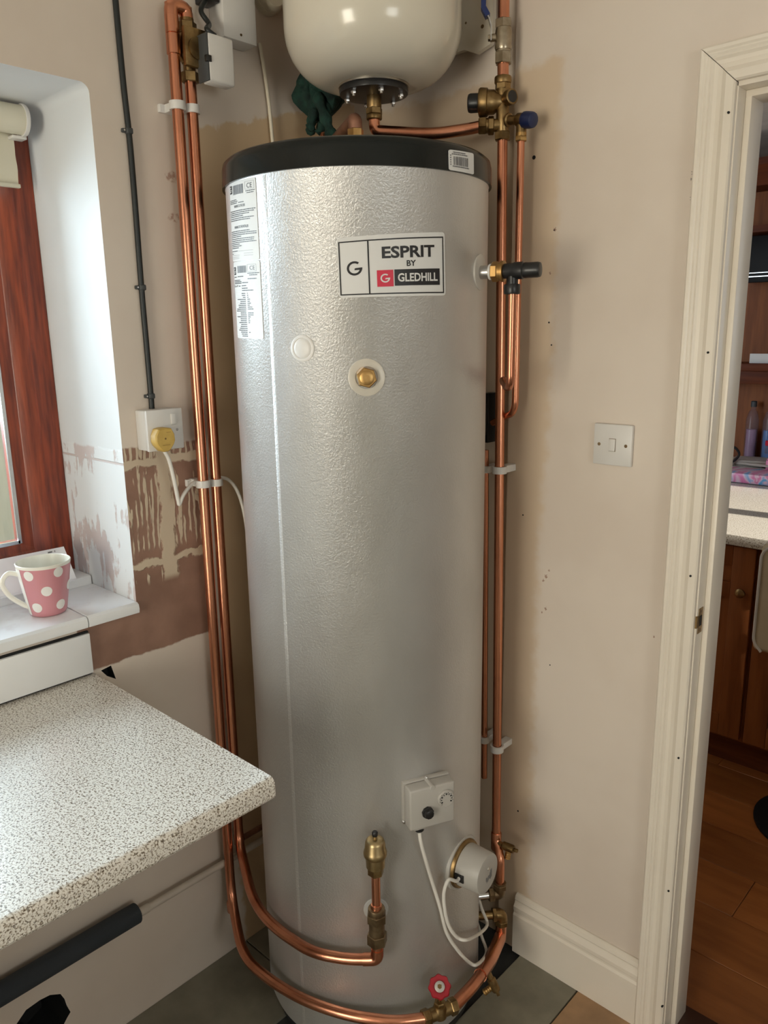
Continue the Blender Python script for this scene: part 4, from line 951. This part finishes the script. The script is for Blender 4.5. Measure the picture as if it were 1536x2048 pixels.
# ------------------------------------------------------------------ lower right fittings
eb = V((cbot.x, cbot.y, ZAT(cbot.x, cbot.y, 1787)))
def totank(q): d_ = V((TC.x-q.x, TC.y-q.y, 0)); L_ = d_.length-TR; return d_.normalized(), L_
d1, L1 = totank(eb)
el = empty('brass_elbow', eb, 'dark bronze compression elbow at the foot of the long copper pipe', 'elbow')
build(MB().tube(fil([eb+Z*.020, eb, eb+d1*.020], .012, 6), .0145, 18), 'bend', bronze, el)
build(MB().hexn(eb+Z*.016, eb+Z*.030, .0178).cyl(eb+Z*.029, eb+Z*.034, .015, 18, .001), 'nut', bronze, el); build(MB().hexn(eb+d1*.016, eb+d1*.030, .0178), 'nut', bronze, el)
if L1 > .03: build(MB().cyl(eb+d1*.028, eb+d1*(L1+.004), .0105, 16), 'tank_connector', steel, el)
e2 = DW(1003, 1828, .085); d2, L2 = totank(e2)
el2 = empty('brass_elbow', e2, 'brass compression elbow under the bronze one, turning down into the looped pipe', 'elbow')
build(MB().tube(fil([e2-Z*.020, e2, e2+d2*.020], .014, 6), .0150, 18), 'bend', brass, el2)
build(MB().hexn(e2-Z*.016, e2-Z*.030, .0180), 'nut', brass, el2); build(MB().hexn(e2+d2*.014, e2+d2*.024, .0175), 'nut', brass, el2)
build(MB().cyl(e2+d2*.023, e2+d2*(L2+.004), .0105, 16), 'tank_connector', brass, el2)
ptx = FL(982, 1918, .115)
lp = [gv1, FL(948, 1970, .155), ptx, e2-Z*.062, e2-Z*.024]
pl3 = empty('copper_pipe', lp[2], 'copper pipe rising from the red-wheeled gate valve to the lower elbow', 'pipe')
build(MB().tube(fil(lp, {1: .05, 2: .035, 3: .03}, 8), .0138, 18), 'pipe_run', copper, pl3)
build(MB().tube(fil([lp[1]+(lp[2]-lp[1])*.35, lp[2], lp[3]+(lp[2]-lp[3])*.1], .02, 6), .0158, 18), 'bend_fitting', copper, pl3)
gd = (gv1-gv0).normalized(); gc = (gv0+gv1)/2
gvv = empty('gate_valve', gc-Z*.02, 'brass gate valve with a red handwheel on the looped pipe', 'valve')
build(MB().hexn(gv0-gd*.006, gv0+gd*.010, .0180).hexn(gv1-gd*.010, gv1+gd*.006, .0180, .3).cyl(gv0, gv1, .0140, 20).lathe(gc-Z*.016, Z, [(0, .010), (.006, .0155), (.026, .0155), (.030, .0125), (.036, .0125)], 18), 'valve_body', brass, gvv)
wt = V((gc.x, gc.y, ZAT(gc.x, gc.y, 1974))); 
build(MB().hexn(gc+Z*.018, gc+Z*.028, .0125).cyl(gc, wt+Z*.006, .0042, 12), 'bonnet_spindle', brass, gvv)
wn = (V((CAM.x, CAM.y, CAM.z))-wt).normalized(); wn = (Z*.78+V((wn.x, wn.y, 0)).normalized()*.62).normalized()
wh = MB(); tA = wn.orthogonal().normalized(); tB = wn.cross(tA); NS = 48
ring = []
for i in range(NS):
    a_ = 2*PI*i/NS; rr_ = .0235+.0014*math.cos(8*a_)
    ring.append((tA*math.cos(a_)+tB*math.sin(a_), rr_))
prof_ = [(-.004, .55), (-.0045, .92), (-.002, 1.0), (.002, 1.0), (.0045, .92), (.004, .55)]
wh.add([wt+d_*(r_*k_)+wn*h_ for h_, k_ in prof_ for d_, r_ in ring], [(j*NS+i, j*NS+(i+1) % NS, (j+1)*NS+(i+1) % NS, (j+1)*NS+i) for j in range(5) for i in range(NS)])
wh.lathe(wt-wn*.002, wn, [(0, .0135), (.004, .0135)], 24)
build(wh, 'handwheel', red_paint, gvv)
build(MB().lathe(wt+wn*.002, wn, [(0, .011), (.002, .011), (.0025, .009)], 24), 'wheel_disc', steel, gvv); build(MB().hexn(wt+wn*.004, wt+wn*.0085, .0048), 'wheel_nut', brass, gvv)
draincock(lp[1]+(lp[2]-lp[1])*.62+V((.008, .002, -.008)), (.5, .1, -.9), 'brass drain cock hanging under the looped pipe near the floor', (-.55, -.5, -.65))

# ------------------------------------------------------------------ expansion vessel
VX, VY = .2955, -.2205; RV = .1815
vz = lambda py: ZAT(VX, VY, py)
ves = empty('expansion_vessel', (VX, VY, vz(240)), 'cream white expansion vessel hung above the cylinder lid', 'expansion vessel')
zf0 = vz(188)
def sh(z_, H_, r0, r1, n=12):       # quarter-ellipse shoulder
    return [(z_+H_*(1-math.cos(PI/2*i/n)), r0+(r1-r0)*math.sin(PI/2*i/n)) for i in range(n+1)]
zs0 = zf0+.010
prof = [(0, .070), (.004, .074)]+[(a_+.004, b_) for a_, b_ in sh(0, .105, .082, RV)]+[(.22, RV), (.222, RV+.0022), (.234, RV+.0022), (.236, RV)]
prof += [(.30+.105*math.sin(PI/2*i/12), RV-(RV-.03)*(1-math.cos(PI/2*i/12))) for i in range(13)]
build(MB().lathe((VX, VY, zs0), Z, prof, 72), 'shell', vesselm, ves, 45)
fl_ = build(MB().lathe((VX, VY, zf0-.004), Z, [(0, .030), (.0005, .060), (.002, .071), (.008, .072), (.014, .070)], 48), 'flange', pm('flange_black', (.014, .014, .015), .35), ves)
build(MB().lathe((VX, VY, zf0+.010), Z, [(0, .073), (.003, .0745), (.008, .073)], 48), 'flange_rim', pm('zinc', (.42, .39, .33), .35, .9), ves)
for k in range(6):
    a_ = .5+k*PI/3; q_ = V((VX+.058*math.cos(a_), VY+.058*math.sin(a_), zf0-.010)); build(MB().hexn(q_, q_+Z*.008, .0058).cyl(q_-Z*.004, q_, .003, 8), 'bolt', steel, fl_)
nk = lambda py: V((VX, VY, vz(py)))
build(MB().cyl(nk(218), nk(190), .0155, 20, .002).hexn(nk(230), nk(216), .0175).cyl(nk(240), nk(229), .0165, 20, .002), 'neck_union', brass, ves)
bx1, bx2 = DW(922, 60, .02).x, DW(981, 60, .02).x; zk0 = DW(957, 94, .02).z
bkt = MB().prism([(bx1-.09, -.012, zk0+.006), (bx1+.004, -.012, zk0+.006), (bx1+.035, -.012, zk0-.008), (bx2-.006, -.012, zk0+.002), (bx2, -.012, zk0+.016), (bx2, -.012, zk0+.22), (bx1-.09, -.012, zk0+.22)], (0, .012, 0))
bkt.box((VX-.05, -.045, zk0+.02), (VX+.05, -.010, zk0+.2))
bk_ = build(bkt, 'wall_bracket', vbracket, ves)
for px, py, r_ in ((932, 46, .0024), (965, 53, .004)): build(MB().lathe(DW(px, py, .0118), -Y, [(0, r_), (.0008, r_), (.001, r_*.5)], 10), 'screw', bronze, bk_)
# vessel pipe to the combination valve
vo = cO+dO*.046
v1 = V((VX, VY, vz(262))); 
vp = [nk(236), v1, (v1*.45+vo*.55)+Z*(-.012), vo+V((-.02, -.012, -.004)), vo-dO*.006]
thing(MB().tube(fil(vp, {1: .028, 2: .06, 3: .02}, 8), R22, 18), 'copper_pipe', copper, 'copper pipe linking the expansion vessel to the combination valve', 'pipe')
# hot outlet on top of the lid
hq = V((.30, -.30, ZT+.05)); hz = lambda py: ZAT(hq.x, hq.y, py)
hb = TK(711, 262); dd = ray(711, 262); kx = (hq.y-CAM.y)/dd.y; hq = V((CAM.x+dd.x*kx, hq.y, 0))
hz = lambda py: V((hq.x, hq.y, ZAT(hq.x, hq.y, py)))
ho = empty('hot_outlet', hz(275), 'tarnished copper outlet elbow in a brass nut on the black lid', 'pipe fitting')
tz0 = ZT+.047
build(MB().hexn(V((hq.x, hq.y, tz0)), hz(258), .0165), 'nut', brass_bright, ho)
top_ = hz(238); gx, gy = .080, -.160
build(MB().tube(fil([hz(262), top_, V((gx, gy, top_.z-.005))], .022, 8), .0138, 16), 'outlet_elbow', copper_dull, ho)
# lagged riser in the corner
lr = empty('lagged_riser', (gx, gy, ZT), 'copper riser in the corner wrapped in ragged dark green lagging', 'pipe')
build(MB().tube([(gx, gy, .3), (gx, gy, 2.43)], R22, 16), 'riser', copper, lr)
r_ = random.Random(8)
def rag(c, h_, rx, sd):
    m_ = MB(); n, k_ = 26, 18; rq = random.Random(sd); ph = [rq.random()*6.28 for _ in range(6)]
    vs = []
    for j in range(k_):
        tt = j/(k_-1); z0 = c.z+h_*tt; env = math.sin(PI*min(max(tt, .05), .97))**.5
        for i in range(n):
            a_ = 2*PI*i/n
            rr_ = rx*env*(1+.22*math.sin(3*a_+ph[0]+4*tt)+.17*math.sin(5*a_+ph[1]-6*tt)+.10*math.sin(9*a_+ph[2]+9*tt))+.004*rq.random()
            vs.append(V((c.x+rr_*math.cos(a_), c.y+rr_*math.sin(a_), z0+.006*math.sin(4*a_+ph[3]))))
    fs = [(j*n+i, j*n+(i+1) % n, (j+1)*n+(i+1) % n, (j+1)*n+i) for j in range(k_-1) for i in range(n)]+[tuple(range(n-1, -1, -1)), tuple((k_-1)*n+i for i in range(n))]
    return m_.add(vs, fs)
zr0, zr1 = ZAT(gx, gy, 240), ZAT(gx, gy, 120)
build(rag(V((gx-.005, gy-.004, zr0)), zr1-zr0, .050, 3), 'lagging_wrap', green, lr, 60)
build(MB().tube(spl([V((gx+.015, gy-.03, zr0+.07)), V((gx+.025, gy-.04, zr0+.03)), V((gx+.045, gy-.035, zr0-.02)), V((gx+.055, gy-.03, zr0-.055))], 6), [.012+.003*math.sin(i*1.3) for i in range(19)], 9), 'loose_strip', green, lr, 60)
for k in range(4):
    rq = random.Random(40+k); a0 = 2.6+k*.95; x0, y0 = gx+.036*math.cos(a0), gy+.036*math.sin(a0)
    build(MB().tube(spl([V((x0+rq.uniform(-.01, .01), y0+rq.uniform(-.01, .01), zr0+.085-.034*i_)) for i_ in range(4)]+[V((x0+rq.uniform(-.014, .02), y0-.01, zr0-.012-.008*k))], 5), [.0095+.0035*math.sin(i_*1.1+k) for i_ in range(21)], 8), 'loose_strip', green, lr, 60)

# ------------------------------------------------------------------ mug and card on the sill
mzb = WZ0+.0122; vd = (FL(98, 1232, mzb)-CAM); vd.z = 0; vd.normalize()
mc = FL(99, 1234, mzb)+vd*.036; mc.z = mzb
mug = empty('mug', mc, 'pink mug with white polka dots on the window sill', 'mug')
MH = .113; rb, rtp = .036, .0545
def mr(h_): k_ = h_/MH; return rb+(rtp-rb)*(k_**.85)
build(MB().lathe(mc, Z, [(0, rb-.004), (.001, rb-.001), (.004, mr(.004))]+[(MH*i/12, mr(MH*i/12)) for i in range(1, 12)]+[(MH-.005, mr(MH-.005))], 56, False), 'body', pinkm, mug)
build(MB().lathe(mc, Z, [(MH-.0055, mr(MH-.005)+.0001), (MH, mr(MH)+.0003), (MH+.0012, mr(MH)-.001), (MH, mr(MH)-.003), (MH*.5, mr(MH*.5)-.003), (.012, rb-.003), (.008, rb*.5), (.0075, .0001)], 56, False), 'lining', mugcream, mug)
hd = (LW(10, 1160, mc.x)-LW(60, 1160, mc.x)); ha = math.atan2(-.94, -.25)
hn = V((math.cos(ha), math.sin(ha), 0))
hp = [mc+hn*(mr(.092)-.003)+Z*.092, mc+hn*(mr(.09)+.018)+Z*.097, mc+hn*(mr(.09)+.031)+Z*.078, mc+hn*(mr(.05)+.026)+Z*.05, mc+hn*(mr(.02)+.010)+Z*.028, mc+hn*(mr(.02)-.004)+Z*.018]
build(MB().tube(spl(hp, 7), .0052, 12), 'handle', mugcream, mug)
ta_ = math.atan2(CAM.y-mc.y, CAM.x-mc.x)
def mugmap(a0, h0):
    def f(u, v, e=0):
        h_ = h0+v; r0 = mr(h_)+.0002+e; a_ = a0+u/mr(h0); return mc+V((r0*math.cos(a_), r0*math.sin(a_), h_))
    return f
def dot(a0, h0, r=.0098):
    f = mugmap(a0, h0); m_ = MB(); n = 22
    m_.add([f(0, 0, .0003)]+[f(r*.5*math.cos(2*PI*i/n), r*.5*math.sin(2*PI*i/n), .0003) for i in range(n)]+[f(r*math.cos(2*PI*i/n), r*math.sin(2*PI*i/n), .0002) for i in range(n)], [(0, 1+i, 1+(i+1) % n) for i in range(n)]+[(1+i, n+1+i, n+1+(i+1) % n, 1+(i+1) % n) for i in range(n)])
    build(m_, 'dot', dotm, mug)
def MG(px, py):
    d_ = ray(px, py); r0 = .045
    for _ in range(8):
        qx, qy = CAM.x-mc.x, CAM.y-mc.y; a = d_.x**2+d_.y**2; b = qx*d_.x+qy*d_.y; c = qx*qx+qy*qy-r0*r0
        k_ = (-b-math.sqrt(max(b*b-a*c, 0)))/a; p_ = CAM+d_*k_; r0 = mr(min(max(p_.z-mc.z, .001), MH))
    return math.atan2(p_.y-mc.y, p_.x-mc.x), p_.z-mc.z
base_dots = [MG(56.5, 1153), MG(117, 1144), MG(93.5, 1183), MG(74, 1216), MG(122, 1208)]
for a_, h_ in base_dots: dot(a_, h_, .0108)
for k in range(1, 4):
    for a_, h_ in base_dots[1:2]+base_dots[2:3]+base_dots[4:]:
        a2 = a_+k*1.25
        if abs(((a2-ha+PI) % (2*PI))-PI) > .75: dot(a2, h_, .0108)
# white handle-side band of the mug
wb = MB(); n = 10; vs = []
for i in range(n+1):
    a_ = ha-.42+.84*i/n
    for j in range(7): h_ = .004+(MH-.010)*j/6; vs.append(mc+V((math.cos(a_)*(mr(h_)+.0004), math.sin(a_)*(mr(h_)+.0004), h_)))
wb.add(vs, [(i*7+j, i*7+j+1, (i+1)*7+j+1, (i+1)*7+j) for i in range(n) for j in range(6)]); build(wb, 'white_band', dotm, mug, 60)
cx_ = -.215; c1 = LW(127, 1093, cx_); zc0 = WZ0+.034
card = empty('letter', V((cx_, -1.0, zc0)), 'white folded letter propped on the sill behind the mug', 'paper')
cm = MB(); vs = [V((cx_+.022, -1.15, zc0+.0)), V((cx_+.022, c1.y+.012, zc0)), V((cx_, c1.y, c1.z)), V((cx_, -1.15, c1.z+.004))]
nrm = (vs[1]-vs[0]).cross(vs[2]-vs[1]).normalized()
cm.prism(vs, nrm*.0012); pap2 = pm('letter_paper', (.84, .85, .88), .6)
sh_ = build(cm, 'sheet', pap2, card, 0)
cm = MB().prism([V((cx_+.0225, -1.15, zc0+.0003)), V((cx_+.0225, c1.y+.014, zc0+.0003)), V((cx_+.042, c1.y+.018, zc0+.004)), V((cx_+.040, -1.15, zc0+.001))], Z*.0011); build(cm, 'folded_flap', pap2, card, 0)
mk = LW(101, 1104, cx_+.003); build(MB().box((mk.x-.0005, mk.y-.006, mk.z-.0015), (mk.x+.002, mk.y+.003, mk.z+.0012)).box((mk.x-.0005, mk.y+.009, mk.z-.002), (mk.x+.002, mk.y+.0098, mk.z+.0018)), 'stamp_mark', inkgrey, sh_, 0)

# ------------------------------------------------------------------ light switch
q = DW(1229, 889, .0); lsw = empty('light_switch', V((q.x, 0, q.z)), 'white single light switch plate on the wall by the doorway', 'switch')
build(MB().box((q.x-.043, -.010, q.z-.043), (q.x+.043, 0, q.z+.043), .0025), 'plate', plwhite, lsw)
build(MB().box((q.x-.0075, -.0105, q.z-.0135), (q.x+.0075, -.0095, q.z+.0135)), 'rocker_gap', bronze, lsw)
build(MB().obox((q.x, -.0112, q.z), (.0068, 0, 0), (0, .0016, .0), (0, .0007, .0126), .0008), 'rocker', plwhite, lsw)
for s_ in (-1, 1): build(MB().lathe((q.x+s_*.030, -.0095, q.z), -Y, [(0, .0036), (.0006, .0036), (.0008, .0022)], 12), 'screw', bronze, lsw)

# ------------------------------------------------------------------ dining side: worktop, cabinet, shelf, clutter, chair
FY = 1.205
thing(MB().box((-1.0, FY, .862), (.98, 2.62, .9), .004), 'worktop', worktop2m, 'pale speckled worktop in the sunlit room beyond the doorway', 'worktop')
kc_ = empty('base_cabinet', V((.3, FY+.3, 0)), 'pine panelled base cabinet under the sunlit worktop', 'cabinet')
build(MB().box((-1.0, FY+.045, .12), (.96, 2.6, .861)), 'carcass', pine, kc_)
build(MB().box((-1.0, FY+.10, 0), (.96, 2.6, .12)), 'plinth', pinedark, kc_)
def pdoor(x0, x1, knobx):
    dpar = build(MB().box((x0, FY+.022, .135), (x0+.075, FY+.044, .855), .003).box((x1-.075, FY+.022, .135), (x1, FY+.044, .855), .003).box((x0+.075, FY+.0225, .135), (x1-.075, FY+.044, .215), .002).box((x0+.075, FY+.0225, .785), (x1-.075, FY+.044, .855), .002).box((x0+.075, FY+.0225, .665), (x1-.075, FY+.044, .722), .002), 'door', pine, kc_)
    for z0, z1 in ((.215, .665), (.722, .785)): build(MB().box((x0+.075, FY+.034, z0), (x1-.075, FY+.042, z1)), 'panel', pine, dpar)
    build(MB().lathe((knobx, FY+.022, .694), -Y, [(0, .009), (.006, .007), (.010, .010), (.014, .0165), (.020, .0165), (.025, .011), (.0265, .0001)], 24), 'knob', brass, dpar)
pdoor(.26, .690, .655); pdoor(-.18, .255, -.14); pdoor(.705, .955, .75)
# dresser behind with shelves
DYF = 2.40
dr = empty('dresser', V((.2, 2.6, .9)), 'dark pine dresser with shelves standing on the far worktop', 'dresser')
build(MB().box((-1.0, 2.585, .9), (.95, 2.62, 2.30)), 'back_panel', pine, dr)
build(MB().box((-1.0, DYF-.02, 1.395), (.95, 2.585, 1.43), .004), 'shelf', pinedark, dr); build(MB().box((-1.0, DYF-.01, 1.335), (.95, DYF+.02, 1.395), .003), 'apron', pinedark, dr)
build(MB().prism([(-1.0, DYF, 2.22), (-1.0, DYF-.03, 2.28), (-1.0, DYF-.05, 2.30), (-1.0, DYF-.05, 2.33), (-1.0, 2.62, 2.33), (-1.0, 2.62, 2.22)], (1.95, 0, 0)), 'cornice', pinedark, dr)
for x_ in (-1.0, .92): build(MB().box((x_, DYF, 1.43), (x_+.03, 2.585, 2.22)), 'side_panel', pinedark, dr)
build(MB().box((-1.0, DYF, 2.02), (.95, 2.585, 2.05)), 'shelf', pinedark, dr)
ty0 = DW(1510, 552, -(DYF+.05)); ty1 = DW(1510, 468, -(DYF+.05))
tv = empty('television', V((.4, DYF+.06, 1.43)), 'flat black screen on the dresser shelf beyond the doorway', 'television')
build(MB().box((.12, DYF+.05, 1.80), (.72, DYF+.08, 2.01), .005), 'screen', screen_black, tv)
build(MB().box((.12, DYF+.047, 1.825), (.72, DYF+.051, 1.829)).box((.12, DYF+.047, 1.842), (.72, DYF+.051, 1.845)), 'trim_line', steel, tv)
build(MB().box((.38, DYF+.06, 1.45), (.46, DYF+.08, 1.81)).box((.25, DYF+.02, 1.431), (.59, DYF+.14, 1.45), .004), 'stand', screen_black, tv)
nb = DW(1502, 700, -(DYF+.01))
thing(MB().box((nb.x, DYF+.0, 1.431), (nb.x+.16, DYF+.012, 1.475), .001), 'notice_card', paper, 'small white card standing on the dresser shelf', 'card')
# clutter on the worktop
pk = empty('gift_package', V((.35, 2.25, .9)), 'pink and blue patterned package lying on the sunlit worktop', 'package')
m_, nt_, b_ = nodes('package_print'); N = NT(nt_); P_ = N.obj()
N.l(N.ramp(N.noise(N.scaled(P_, (1, .4, 1)), 9, 2, .5, 1.2), [(.36, (.12, .42, .75)), (.44, (.85, .60, .74)), (.52, (.80, .20, .45)), (.60, (.86, .74, .80))]), b_.inputs['Base Color']); b_.inputs['Roughness'].default_value = .35
build(MB().box((.05, 2.16, .9005), (.62, 2.34, .945), .004), 'box', m_, pk)
build(MB().box((.05, 2.155, .9002), (.62, 2.163, .903)), 'dark_edge', plblack, pk)
thing(MB().box((.352, 2.36, .9005), (.378, 2.40, .985), .004).box((.354, 2.365, .985), (.376, 2.395, .992), .002), 'nail_varnish', pm('pink_plastic', (.80, .22, .42), .3), 'small bright pink box standing behind the patterned package', 'box')
rq = random.Random(21)
ORD = ['lowest', 'second lowest', 'third from the bottom', 'middle', 'third from the top', 'second from the top', 'topmost']
for k in range(7):
    a_ = rq.uniform(-.25, .25); cxp = .20+.06*(k % 4)+rq.uniform(-.03, .03); cyp_ = 2.45+rq.uniform(-.02, .01)
    c_, s_ = math.cos(a_), math.sin(a_)
    m_ = MB().obox((cxp, cyp_, .906+.0105*k), V((c_, s_, 0))*.15, V((-s_, c_, 0))*.070, Z*.005, .0015, 1)
    thing(m_, 'magazine', dusty_papers, '%s magazine of the untidy pile below the dresser shelf' % ORD[k], 'magazine', 'papers piled below the dresser')
thing(MB().tube(spl([V((.12, 2.36, .905)), V((.20, 2.345, .96)), V((.235, 2.34, 1.0)), V((.215, 2.35, 1.03)), V((.17, 2.36, 1.045))], 6), .006, 8), 'charger_lead', plblack, 'black lead curling up over the pile of papers', 'cable')
jar = empty('jar', V((.335, 2.5, 1.0)), 'small jar with a red lid on the pile of papers', 'jar')
build(MB().lathe((.335, 2.47, 1.0005), Z, [(0, .022), (.003, .025), (.035, .025), (.04, .022)], 20), 'glass', clearm, jar); build(MB().lathe((.335, 2.47, 1.041), Z, [(0, .0255), (.020, .0255), (.022, .023)], 24), 'lid', redink, jar)
for k, (x_, cc, lb) in enumerate(((.30, (.10, .32, .75), 'blue'), (.385, (.72, .30, .62), 'mauve'), (.45, (.55, .10, .25), 'crimson'), (.22, (.50, .32, .50), 'lilac'), (.52, (.80, .72, .74), 'pale pink'))):
    bt = empty('squeeze_bottle', V((x_, 2.53, .9)), 'clear bottle with %s contents under the dresser shelf' % lb, 'bottle', 'bottles under the dresser shelf')
    build(MB().lathe((x_, 2.535, .9005), Z, [(0, .026), (.004, .030), (.25, .030), (.29, .020), (.30, .012), (.315, .012)], 20), 'bottle', clearm, bt)
    build(MB().lathe((x_, 2.535, .904), Z, [(.0, .024), (.20+.02*(k % 3), .024)], 16), 'contents', pm('liquid_'+lb.replace(' ', '_'), cc, .3), bt)
    build(MB().lathe((x_, 2.535, 1.2155), Z, [(0, .014), (.025, .014), (.028, .011)], 16), 'cap', grey_plate, bt)
# chair by the worktop: only its edge is in view
ch = empty('bar_chair', V((1.0, .92, 0)), 'cream padded chair with white piping drawn up to the far worktop', 'chair')
cy_ = .98; q1_, q2_ = DW(1526, 1092, -cy_), DW(1514, 1270, -cy_)
bx_ = min(q1_.x, q2_.x); zc0_, zc1_ = DW(1520, 1300, -cy_).z, DW(1530, 1085, -cy_).z
cb_ = build(MB().box((bx_, cy_-.02, zc0_), (bx_+.42, cy_+.03, zc1_), .018, 4), 'backrest', leather, ch)
rr2 = [V((bx_+.03, cy_-.02, zc0_+.002)), V((bx_+.004, cy_-.02, zc0_+.03)), V((bx_+.004, cy_-.02, zc1_-.03)), V((bx_+.03, cy_-.02, zc1_-.004)), V((bx_+.40, cy_-.02, zc1_-.004))]
build(MB().tube(fil(rr2, .03), .0045, 8), 'piping', piping, cb_)
build(MB().box((bx_+.01, cy_+.03, .60), (bx_+.41, cy_+.20, .66), .015, 3).box((bx_+.05, cy_-.01, .58), (bx_+.37, cy_+.19, .61), .01), 'seat', leather, ch)
pcx, pcy = bx_+.235, cy_+.10
build(MB().cyl((pcx, pcy, .015), (pcx, pcy, .60), .028, 20), 'column', screen_black, ch); build(MB().lathe((pcx, pcy, .0005), Z, [(0, .205), (.008, .205), (.016, .19), (.03, .05), (.06, .035)], 48), 'foot', screen_black, ch)

for o in list(S.objects):
    for k in ('label', 'category', 'group'):
        if k in o.keys() and o[k] is None: del o[k]
